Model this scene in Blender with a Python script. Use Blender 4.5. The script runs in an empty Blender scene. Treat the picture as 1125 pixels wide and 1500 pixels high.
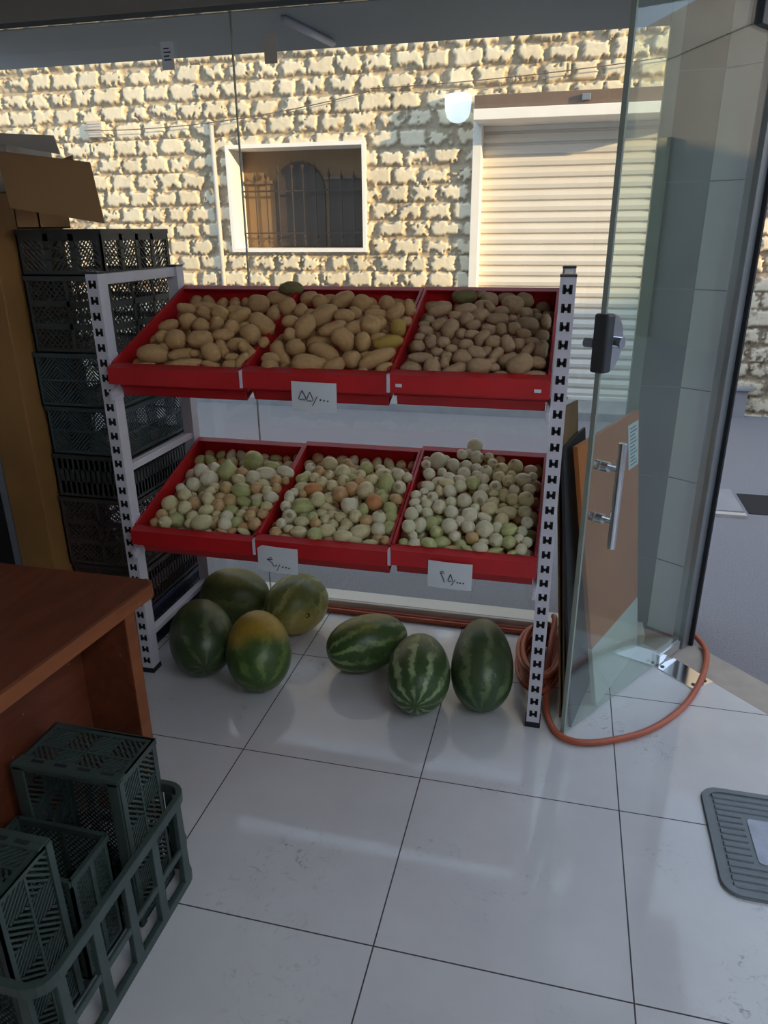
import bpy, bmesh, math, random
import numpy as np
from mathutils import Vector, Matrix, Quaternion

random.seed(11); np.random.seed(11)
SC = bpy.context.scene
COL = SC.collection
R = math.radians

# ------------------------------------------------------------------ mesh builder
class MB:
    def __init__(self):
        self.v = []; self.f = []; self.m = []
    def add(self, vs, fs, mi=0):
        n = len(self.v)
        self.v += [tuple(p) for p in vs]
        self.f += [tuple(n + i for i in f) for f in fs]
        self.m += [mi] * len(fs)
    def hexa(self, p, mi=0):            # 4 bottom (ccw) + 4 top
        self.add(p, [(3,2,1,0),(4,5,6,7),(0,1,5,4),(1,2,6,5),(2,3,7,6),(3,0,4,7)], mi)
    def box(self, a, b, mi=0):
        x0,y0,z0 = a; x1,y1,z1 = b
        self.hexa([(x0,y0,z0),(x1,y0,z0),(x1,y1,z0),(x0,y1,z0),(x0,y0,z1),(x1,y0,z1),(x1,y1,z1),(x0,y1,z1)], mi)
    def obox(self, M, a, b, mi=0):      # box under a matrix
        x0,y0,z0 = a; x1,y1,z1 = b
        P = [(x0,y0,z0),(x1,y0,z0),(x1,y1,z0),(x0,y1,z0),(x0,y0,z1),(x1,y0,z1),(x1,y1,z1),(x0,y1,z1)]
        self.hexa([M @ Vector(p) for p in P], mi)
    def prism(self, poly, z0, z1, M=None, mi=0):   # poly ccw in xy, extruded along z
        n = len(poly)
        vs = [(x,y,z0) for x,y in poly] + [(x,y,z1) for x,y in poly]
        if M is not None: vs = [M @ Vector(p) for p in vs]
        fs = [tuple(range(n-1,-1,-1)), tuple(range(n,2*n))] + [(i,(i+1)%n,n+(i+1)%n,n+i) for i in range(n)]
        self.add(vs, fs, mi)
    def tube(self, path, r, n=12, closed=False, mi=0, caps=True):
        P = [Vector(p) for p in path]; N = len(P); rings = []
        up = Vector((0,0,1)); prev = None
        for i,p in enumerate(P):
            if closed: t = P[(i+1)%N]-P[i-1]
            else: t = P[min(i+1,N-1)]-P[max(i-1,0)]
            t.normalize()
            if prev is None:
                a = up if abs(t.dot(up)) < .95 else Vector((1,0,0))
                u = t.cross(a).normalized()
            else:
                u = (prev - t*prev.dot(t)).normalized()
            prev = u; w = t.cross(u)
            rr = r[i] if isinstance(r,(list,tuple)) else r
            rings.append([p + (u*math.cos(2*math.pi*k/n)+w*math.sin(2*math.pi*k/n))*rr for k in range(n)])
        vs = [q for rg in rings for q in rg]; fs = []
        L = N if closed else N-1
        for i in range(L):
            for k in range(n):
                a = i*n+k; b = i*n+(k+1)%n; c = ((i+1)%N)*n+(k+1)%n; d = ((i+1)%N)*n+k
                fs.append((a,b,c,d))
        if caps and not closed:
            fs.append(tuple(range(n-1,-1,-1))); fs.append(tuple((N-1)*n+k for k in range(n)))
        self.add(vs, fs, mi)
    def lathe(self, prof, n=32, M=None, mi=0):      # prof: (r, z)
        vs = []; fs = []
        for r,z in prof:
            for k in range(n):
                a = 2*math.pi*k/n; vs.append((r*math.cos(a), r*math.sin(a), z))
        if M is not None: vs = [M @ Vector(p) for p in vs]
        for i in range(len(prof)-1):
            for k in range(n):
                fs.append((i*n+k, i*n+(k+1)%n, (i+1)*n+(k+1)%n, (i+1)*n+k))
        fs.append(tuple(range(n-1,-1,-1))); fs.append(tuple((len(prof)-1)*n+k for k in range(n)))
        self.add(vs, fs, mi)
    def mesh(self, name, mats, smooth=False):
        me = bpy.data.meshes.new(name)
        me.from_pydata([tuple(p) for p in self.v], [], self.f)
        for m in (mats if isinstance(mats,(list,tuple)) else [mats]): me.materials.append(m)
        me.polygons.foreach_set('material_index', self.m)
        if smooth: me.polygons.foreach_set('use_smooth', [True]*len(self.f))
        me.update()
        return me
    def build(self, name, mats, parent=None, smooth=False, bevel=0, seg=2, loc=None, recalc=True):
        me = self.mesh(name, mats, smooth)
        if recalc:
            bm = bmesh.new(); bm.from_mesh(me); bmesh.ops.recalc_face_normals(bm, faces=bm.faces); bm.to_mesh(me); bm.free()
        o = link(name, me, parent)
        if loc: o.location = loc
        if bevel:
            b = o.modifiers.new('bevel','BEVEL'); b.width = bevel; b.segments = seg; b.limit_method = 'ANGLE'; b.angle_limit = R(40)
        if smooth and bevel == 0 and smooth == 'auto':
            pass
        return o

def link(name, data, parent=None):
    o = bpy.data.objects.new(name, data); COL.objects.link(o)
    if parent: o.parent = parent
    return o
def tag(o, label=None, cat=None, group=None, kind=None):
    if label: o['label'] = label
    if cat: o['category'] = cat
    if group: o['group'] = group
    if kind: o['kind'] = kind
    return o
def thing(name, label, cat, loc=(0,0,0), rz=0, group=None, kind=None):
    o = link(name, None); o.location = loc; o.rotation_euler = (0,0,rz); o.empty_display_size = .05
    return tag(o, label, cat, group, kind)
def copy_tree(o, parent=None):
    c = o.copy(); COL.objects.link(c)
    if parent: c.parent = parent
    for ch in list(o.children): copy_tree(ch, c)
    return c
def struct(o, label, cat='room'):
    return tag(o, label, cat, None, 'structure')

# ------------------------------------------------------------------ materials
def srgb(r,g,b):
    f = lambda c: (c/12.92 if c <= .04045 else ((c+.055)/1.055)**2.4)
    return (f(r/255), f(g/255), f(b/255), 1)
class NT:
    def __init__(self, name):
        self.mat = bpy.data.materials.new(name); self.mat.use_nodes = True
        self.t = self.mat.node_tree; self.n = self.t.nodes; self.l = self.t.links
        self.b = self.n['Principled BSDF']; self.out = self.n['Material Output']
    def node(self, typ, **kw):
        x = self.n.new(typ)
        for k,v in kw.items():
            if k.startswith('i_'):
                key = k[2:]; x.inputs[int(key) if key.isdigit() else key].default_value = v
            else: setattr(x, k, v)
        return x
    def lk(self, a, b): self.l.new(a, b)
    def math(self, op, a, b=None, c=None, clamp=False):
        x = self.n.new('ShaderNodeMath'); x.operation = op; x.use_clamp = clamp
        for i,q in enumerate((a,b,c)):
            if q is None: continue
            if isinstance(q,(int,float)): x.inputs[i].default_value = q
            else: self.lk(q, x.inputs[i])
        return x.outputs[0]
    def mix(self, f, a, b):
        x = self.n.new('ShaderNodeMix'); x.data_type = 'RGBA'
        for s,q in ((x.inputs[0],f),(x.inputs[6],a),(x.inputs[7],b)):
            if isinstance(q,(int,float,tuple)): s.default_value = q
            else: self.lk(q, s)
        return x.outputs[2]
    def coord(self, kind='Object'):
        return self.node('ShaderNodeTexCoord').outputs[kind]
    def noise(self, vec, scale, detail=4, rough=.55, dist=0):
        x = self.node('ShaderNodeTexNoise'); x.inputs['Scale'].default_value = scale
        x.inputs['Detail'].default_value = detail; x.inputs['Roughness'].default_value = rough; x.inputs['Distortion'].default_value = dist
        if vec is not None: self.lk(vec, x.inputs['Vector'])
        return x.outputs[0]
    def ramp(self, f, stops):
        x = self.node('ShaderNodeValToRGB'); e = x.color_ramp.elements
        while len(e) < len(stops): e.new(.5)
        for q,(p,c) in zip(e, stops): q.position = p; q.color = c
        self.lk(f, x.inputs[0]); return x.outputs[0]
    def bump(self, h, s=.3, d=.01):
        x = self.node('ShaderNodeBump'); x.inputs['Strength'].default_value = s; x.inputs['Distance'].default_value = d
        self.lk(h, x.inputs['Height']); self.lk(x.outputs[0], self.b.inputs['Normal'])
    def set(self, rough=.5, metal=0, spec=None):
        self.b.inputs['Roughness'].default_value = rough; self.b.inputs['Metallic'].default_value = metal
        if spec is not None: self.b.inputs['Specular IOR Level'].default_value = spec
        return self.mat
    def base(self, c):
        if isinstance(c, tuple): self.b.inputs['Base Color'].default_value = c
        else: self.lk(c, self.b.inputs['Base Color'])

def mat(name, c, rough=.5, metal=0, var=.12, scale=8, bump=0, bscale=60, spec=None, c2=None):
    t = NT(name); v = t.coord()
    if var or c2:
        n = t.noise(v, scale, 5)
        a = tuple(x*(1-var) for x in c[:3])+(1,); b = c2 or tuple(min(1,x*(1+var)) for x in c[:3])+(1,)
        t.base(t.ramp(n, [(.3,a),(.7,b)]))
    else: t.base(c)
    if bump: t.bump(t.noise(v, bscale, 3), bump, .004)
    return t.set(rough, metal, spec)

def glass_mat(name, tint, rmix=1.0, dust=.0):
    t = NT(name); t.n.remove(t.b)
    tr = t.node('ShaderNodeBsdfTransparent'); tr.inputs[0].default_value = tint
    gl = t.node('ShaderNodeBsdfGlossy'); gl.inputs['Roughness'].default_value = .0; gl.inputs[0].default_value = (1,1,1,1)
    fr = t.node('ShaderNodeLayerWeight'); fr.inputs[0].default_value = .5
    mx = t.node('ShaderNodeMixShader'); f = t.math('MULTIPLY', t.math('ADD', t.math('MULTIPLY', t.math('POWER', fr.outputs['Facing'], 5), .96), .04), rmix)
    t.lk(f, mx.inputs[0]); t.lk(tr.outputs[0], mx.inputs[1]); t.lk(gl.outputs[0], mx.inputs[2])
    last = mx.outputs[0]
    if dust:
        df = t.node('ShaderNodeBsdfDiffuse'); df.inputs[0].default_value = (.75,.78,.75,1)
        m2 = t.node('ShaderNodeMixShader')
        n = t.noise(t.coord(), 5, 6, .7); t.lk(t.math('MULTIPLY', n, dust*2), m2.inputs[0])
        t.lk(last, m2.inputs[1]); t.lk(df.outputs[0], m2.inputs[2]); last = m2.outputs[0]
    t.lk(last, t.out.inputs[0])
    return t.mat

M = {}
M['red'] = mat('red_paint', srgb(188,30,34), .42, var=.12, scale=5)
M['white_paint'] = mat('white_powder_coat', srgb(214,212,222), .4, var=.05, scale=12)
M['dark'] = mat('dark_hole', (.01,.01,.012,1), .8, var=0)
M['black_plastic'] = mat('black_plastic', srgb(66,68,68), .45, var=.2, scale=9)
M['navy_plastic'] = mat('navy_plastic', srgb(50,56,78), .45, var=.2, scale=9)
M['brown_plastic'] = mat('brown_plastic', srgb(72,60,60), .45, var=.2, scale=9)
M['teal_plastic'] = mat('teal_plastic', srgb(66,82,86), .45, var=.2, scale=9)
M['green_plastic'] = mat('green_plastic', srgb(58,72,68), .4, var=.2, scale=9)
M['cardboard'] = mat('cardboard', srgb(160,122,82), .85, var=.08, scale=4, bump=.15, bscale=120)
M['old_card'] = mat('old_cardboard', srgb(128,98,66), .85, var=.15, scale=12)
M['white_card'] = mat('white_card', srgb(190,182,172), .8, var=.05)
M['plywood'] = mat('plywood', srgb(150,108,58), .6, var=.18, scale=3)
M['corner_dark'] = mat('dark_corner', srgb(22,22,26), .5, var=.1)  # black of the unlit corner put into the colour
M['grey_metal'] = mat('grey_metal', srgb(128,136,146), .4, .3, var=.08)
M['chrome'] = mat('chrome', (.75,.77,.8,1), .12, 1, var=.05)
M['lock_grey'] = mat('lock_grey', srgb(70,72,76), .4, .4, var=.06)
M['rubber'] = mat('black_rubber', srgb(22,24,28), .6, var=.1)
M['alu'] = mat('aluminium', srgb(150,154,154), .35, .6, var=.06)
M['beam'] = mat('beam_paint', srgb(138,146,152), .6, var=.08, scale=2)
M['paper'] = mat('paper', srgb(222,228,232), .8, var=.03)
M['ink'] = mat('ink', (.02,.02,.05,1), .6, var=0)
M['hose'] = mat('orange_hose', srgb(180,92,64), .38, var=.12, scale=6)
M['marble'] = mat('marble_sill', srgb(214,208,198), .35, var=.06, scale=4)
M['threshold'] = mat('threshold_stone', srgb(170,158,146), .6, var=.12, scale=9, bump=.1)
M['inner_wall'] = mat('inner_wall', srgb(196,192,184), .7, var=.04)
M['ceiling'] = mat('ceiling', srgb(120,116,110), .8, var=.06)
M['column'] = mat('shaded_column_cladding', srgb(112,116,112), .45, var=.06, scale=3)  # darker grey carries the shaded front of the column
M['column_lit'] = mat('lit_column_face', srgb(236,240,240), .4, var=.04, scale=3)  # sky light on the column's angled face, put into a paler colour
M['dark_panel'] = mat('dark_panel', srgb(40,42,46), .6, var=.2)
M['white_band'] = mat('white_laminate', srgb(214,216,212), .5, var=.03)
M['orange_board'] = mat('orange_board', srgb(190,112,58), .5, var=.07, scale=5, bump=.05)
M['shutter'] = mat('shutter_slats', srgb(224,216,204), .45, var=.04, scale=3)
M['brown_metal'] = mat('brown_metal', srgb(112,92,76), .5, var=.1)
M['white_frame'] = mat('white_frame', srgb(238,232,222), .45, var=.03)
M['iron'] = mat('wrought_iron', srgb(66,56,50), .5, .3, var=.1)
M['tan_wall'] = mat('reflected_plaster', srgb(126,100,72), .8, var=.08)
M['dark_glass'] = mat('reflected_dark_glass', srgb(66,54,44), .5, var=.15)
M['grey_plaster'] = mat('grey_plaster', srgb(176,170,164), .85, var=.1, scale=1.5)
M['neighbour'] = mat('neighbour_render', srgb(206,204,200), .8, var=.06, scale=1.2)
M['conc'] = mat('concrete_slab', srgb(148,146,146), .8, var=.12, scale=6, bump=.2)
M['mat_rubber'] = mat('grey_rubber_mat', srgb(112,122,128), .55, var=.06, scale=14)
M['mat_patch'] = mat('pale_mat_inset', srgb(164,172,188), .5, var=.12, scale=20)
M['glass'] = glass_mat('shop_glass', (.95,.975,.96,1), 1.0, .008)
M['door_glass'] = glass_mat('door_glass', (.88,.94,.91,1), 1.0, .03)
M['glass_edge'] = mat('glass_edge', srgb(150,160,150), .25, var=.05)
M['scar'] = mat('melon_scar', srgb(70,62,40), .8, var=.1)

def wood_mat(name, c1, c2):
    t = NT(name); v = t.coord()
    mp = t.node('ShaderNodeMapping'); mp.inputs['Scale'].default_value = (6,1.2,6); t.lk(v, mp.inputs[0])
    n = t.noise(mp.outputs[0], 3, 6, .6, .6)
    c = t.ramp(n, [(.3,c1),(.7,c2)])
    s = t.noise(v, 38, 2, .5)
    sp = t.math('GREATER_THAN', s, .735)
    t.base(t.mix(sp, c, srgb(120,96,80)))
    return t.set(.5,0,.3)
M['desk'] = wood_mat('desk_wood', srgb(88,44,26), srgb(116,60,37))
M['desk_edge'] = wood_mat('desk_edge_wood', srgb(118,64,34), srgb(136,78,42))

def floor_mat():
    t = NT('polished_tiles'); v = t.coord()
    s = t.node('ShaderNodeSeparateXYZ'); t.lk(v, s.inputs[0])
    def line(c, o, T):
        u = t.math('FRACT', t.math('DIVIDE', t.math('SUBTRACT', c, o), T))
        d = t.math('ABSOLUTE', t.math('SUBTRACT', u, .5))
        return t.math('GREATER_THAN', d, .5-.0025/T*.75)
    ln = t.math('MAXIMUM', line(s.outputs[0], -.3324, .6), line(s.outputs[1], 1.7999, .592))
    tone = t.ramp(t.noise(v, 2.2, 5, .6), [(.3,srgb(196,196,198)),(.7,srgb(212,211,212))])
    # scuffs: patches of small grey-brown marks
    patch = t.noise(v, 2.6, 2, .5); fine = t.noise(v, 30, 6, .75, 1.2)
    sc = t.math('MULTIPLY', t.math('MULTIPLY', t.math('SUBTRACT', patch, .53, clamp=True), 7, clamp=True), t.math('MULTIPLY', t.math('SUBTRACT', fine, .56, clamp=True), 9, clamp=True))
    tone = t.mix(t.math('MULTIPLY', sc, .75), tone, srgb(104,98,98))
    t.base(t.mix(ln, tone, srgb(62,58,60)))
    r = t.math('ADD', t.math('MULTIPLY', t.noise(v, 7, 4), .08), .035)
    t.lk(t.math('MAXIMUM', r, t.math('MULTIPLY', ln, .7)), t.b.inputs['Roughness'])
    t.bump(t.math('SUBTRACT', 1, ln), .25, .002)
    return t.mat
M['floor'] = floor_mat()

def asphalt_mat():
    t = NT('asphalt'); v = t.coord()
    a = t.noise(v, 140, 4, .7); b = t.noise(v, 1.2, 4)
    c = t.ramp(a, [(.3,srgb(104,102,106)),(.72,srgb(156,152,154))])
    c = t.mix(t.math('MULTIPLY', b, .45), c, srgb(130,128,134))
    t.base(c); t.bump(a, .5, .006)
    return t.set(.85)
M['asphalt'] = asphalt_mat()

def rock_mat():
    t = NT('rock_face_block'); v = t.coord()
    n = t.noise(v, 2.2, 4); f = t.noise(v, 26, 5, .65)
    c = t.ramp(n, [(.3,srgb(212,196,166)),(.7,srgb(232,218,190))])
    at = t.node('ShaderNodeAttribute'); at.attribute_name = 'joint'
    dirt = t.math('MULTIPLY', t.math('SUBTRACT', f, .52, clamp=True), 2.2, clamp=True)
    c = t.mix(t.math('MULTIPLY', dirt, .35), c, srgb(150,128,104))
    # grimy low courses of the wall (weathering near the pavement, right of the shutter)
    s = t.node('ShaderNodeSeparateXYZ'); t.lk(v, s.inputs[0])
    low = t.math('MULTIPLY', t.math('SUBTRACT', 1.05, s.outputs[2], clamp=True), 4, clamp=True)
    gr = t.noise(v, 14, 6, .7)
    g = t.math('MULTIPLY', low, t.math('MULTIPLY', t.math('SUBTRACT', gr, .5, clamp=True), 9, clamp=True))
    c = t.mix(t.math('MULTIPLY', g, .7), c, srgb(84,76,74))
    c = t.mix(t.math('MULTIPLY', at.outputs['Fac'], .55), c, srgb(120,98,76))
    t.base(c); t.bump(f, .35, .008)
    return t.set(.9)
M['rock'] = rock_mat()

def potato_mat(name, a, b, c):
    t = NT(name); v = t.coord()
    oi = t.node('ShaderNodeObjectInfo')
    n = t.noise(v, 2.6, 5, .6)
    col = t.ramp(n, [(.3,a),(.7,b)])
    col = t.mix(t.math('MULTIPLY', oi.outputs['Random'], .55), col, c)
    f = t.noise(v, 14, 4, .7)
    spots = t.math('MULTIPLY', t.math('SUBTRACT', f, .6, clamp=True), 5, clamp=True)
    col = t.mix(t.math('MULTIPLY', spots, .5), col, srgb(96,78,52))
    t.base(col); t.bump(f, .25, .05)
    return t.set(.7, 0, .3)
M['p'] = potato_mat('potato_skin', srgb(196,154,102), srgb(220,178,124), srgb(188,150,106))
M['q'] = potato_mat('dusty_potato_skin', srgb(174,142,108), srgb(198,164,128), srgb(164,136,106))
M['pg'] = potato_mat('greenish_potato_skin', srgb(126,116,74), srgb(146,134,88), srgb(120,112,76))
M['py'] = potato_mat('yellow_potato_skin', srgb(180,146,66), srgb(196,162,82), srgb(170,140,74))

def onion_mat(name, a, b, c):
    t = NT(name); v = t.coord()
    oi = t.node('ShaderNodeObjectInfo')
    n = t.noise(v, 1.7, 5, .6, .4)
    col = t.ramp(n, [(.32,a),(.68,b)])
    col = t.mix(t.math('MULTIPLY', oi.outputs['Random'], .45), col, c)
    s = t.node('ShaderNodeSeparateXYZ'); t.lk(v, s.inputs[0])
    ang = t.math('ARCTAN2', s.outputs[1], s.outputs[2])
    st = t.math('SINE', t.math('ADD', t.math('MULTIPLY', ang, 26), t.math('MULTIPLY', n, 9)))
    col = t.mix(t.math('MULTIPLY', t.math('MAXIMUM', st, 0), .16), col, srgb(150,140,84))
    pk = t.noise(v, 3.2, 3, .6); pk = t.math('MULTIPLY', t.math('SUBTRACT', pk, .60, clamp=True), 7, clamp=True)
    col = t.mix(t.math('MULTIPLY', pk, .55), col, srgb(176,128,72))
    tip = t.math('MULTIPLY', t.math('SUBTRACT', s.outputs[0], .93, clamp=True), 8, clamp=True)
    col = t.mix(t.math('MULTIPLY', tip, .7), col, srgb(140,112,64))
    t.base(col)
    return t.set(.42, 0, .4)
M['w'] = onion_mat('white_onion_skin', srgb(224,216,184), srgb(240,234,208), srgb(212,214,168))
M['g'] = onion_mat('green_onion_skin', srgb(172,180,110), srgb(200,204,146), srgb(192,198,144))
M['y'] = onion_mat('cream_onion_skin', srgb(218,206,154), srgb(234,224,182), srgb(214,210,158))
M['o'] = onion_mat('papery_onion_skin', srgb(196,160,108), srgb(214,190,140), srgb(206,150,104))
M['O'] = onion_mat('orange_onion_skin', srgb(206,138,84), srgb(218,160,108), srgb(206,140,90))

def melon_mat(name, dark, light, stripes=9, amount=.8, yellow=None, ydir=(0,0,1), ycov=.3, seed=0):
    t = NT(name); v = t.coord()
    s = t.node('ShaderNodeSeparateXYZ'); t.lk(v, s.inputs[0])
    mp = t.node('ShaderNodeMapping'); mp.inputs['Location'].default_value = (seed*3.1,seed*1.7,seed); t.lk(v, mp.inputs[0])
    ang = t.math('ARCTAN2', s.outputs[2], s.outputs[1])
    wob = t.noise(mp.outputs[0], 9, 4, .6); wob2 = t.noise(mp.outputs[0], 34, 5, .7)
    a = t.math('ADD', t.math('MULTIPLY', ang, stripes), t.math('MULTIPLY', t.math('SUBTRACT', wob, .5), 7))
    st = t.math('SINE', t.math('ADD', a, t.math('MULTIPLY', t.math('SUBTRACT', wob2, .5), 5)))
    st = t.math('MULTIPLY', t.math('ADD', t.math('MULTIPLY', st, 1.6), -.25, clamp=True), amount, clamp=True)
    brk = t.math('MULTIPLY', t.math('SUBTRACT', t.noise(mp.outputs[0], 13, 3), .36, clamp=True), 5, clamp=True)
    st = t.math('MULTIPLY', st, brk)
    base = t.ramp(wob2, [(.3,dark),(.7,tuple(x*1.5 for x in dark[:3])+(1,))])
    haze = t.math('MULTIPLY', t.math('SUBTRACT', t.noise(mp.outputs[0], 5, 3), .42, clamp=True), 2.2, clamp=True)
    base = t.mix(t.math('MULTIPLY', haze, .45), base, srgb(104,108,76))
    col = t.mix(st, base, light)
    if yellow:
        d = t.node('ShaderNodeVectorMath'); d.operation = 'DOT_PRODUCT'; t.lk(v, d.inputs[0]); d.inputs[1].default_value = Vector(ydir).normalized()
        f = t.math('ADD', t.math('MULTIPLY', d.outputs['Value'], 8), t.math('MULTIPLY', t.math('SUBTRACT', wob, .5), .9))
        f = t.math('MULTIPLY', t.math('SUBTRACT', f, 1-2*ycov, clamp=True), 2.2, clamp=True)
        yc = t.ramp(wob2, [(.35,yellow),(.7,tuple(x*.72 for x in yellow[:3])+(1,))])
        col = t.mix(t.math('MULTIPLY', f, .85), col, yc)
    sp = t.math('GREATER_THAN', t.noise(mp.outputs[0], 60, 2), .76)
    col = t.mix(t.math('MULTIPLY', sp, .6), col, srgb(150,150,110))
    t.base(col)
    return t.set(.36, 0, .4)

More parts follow.
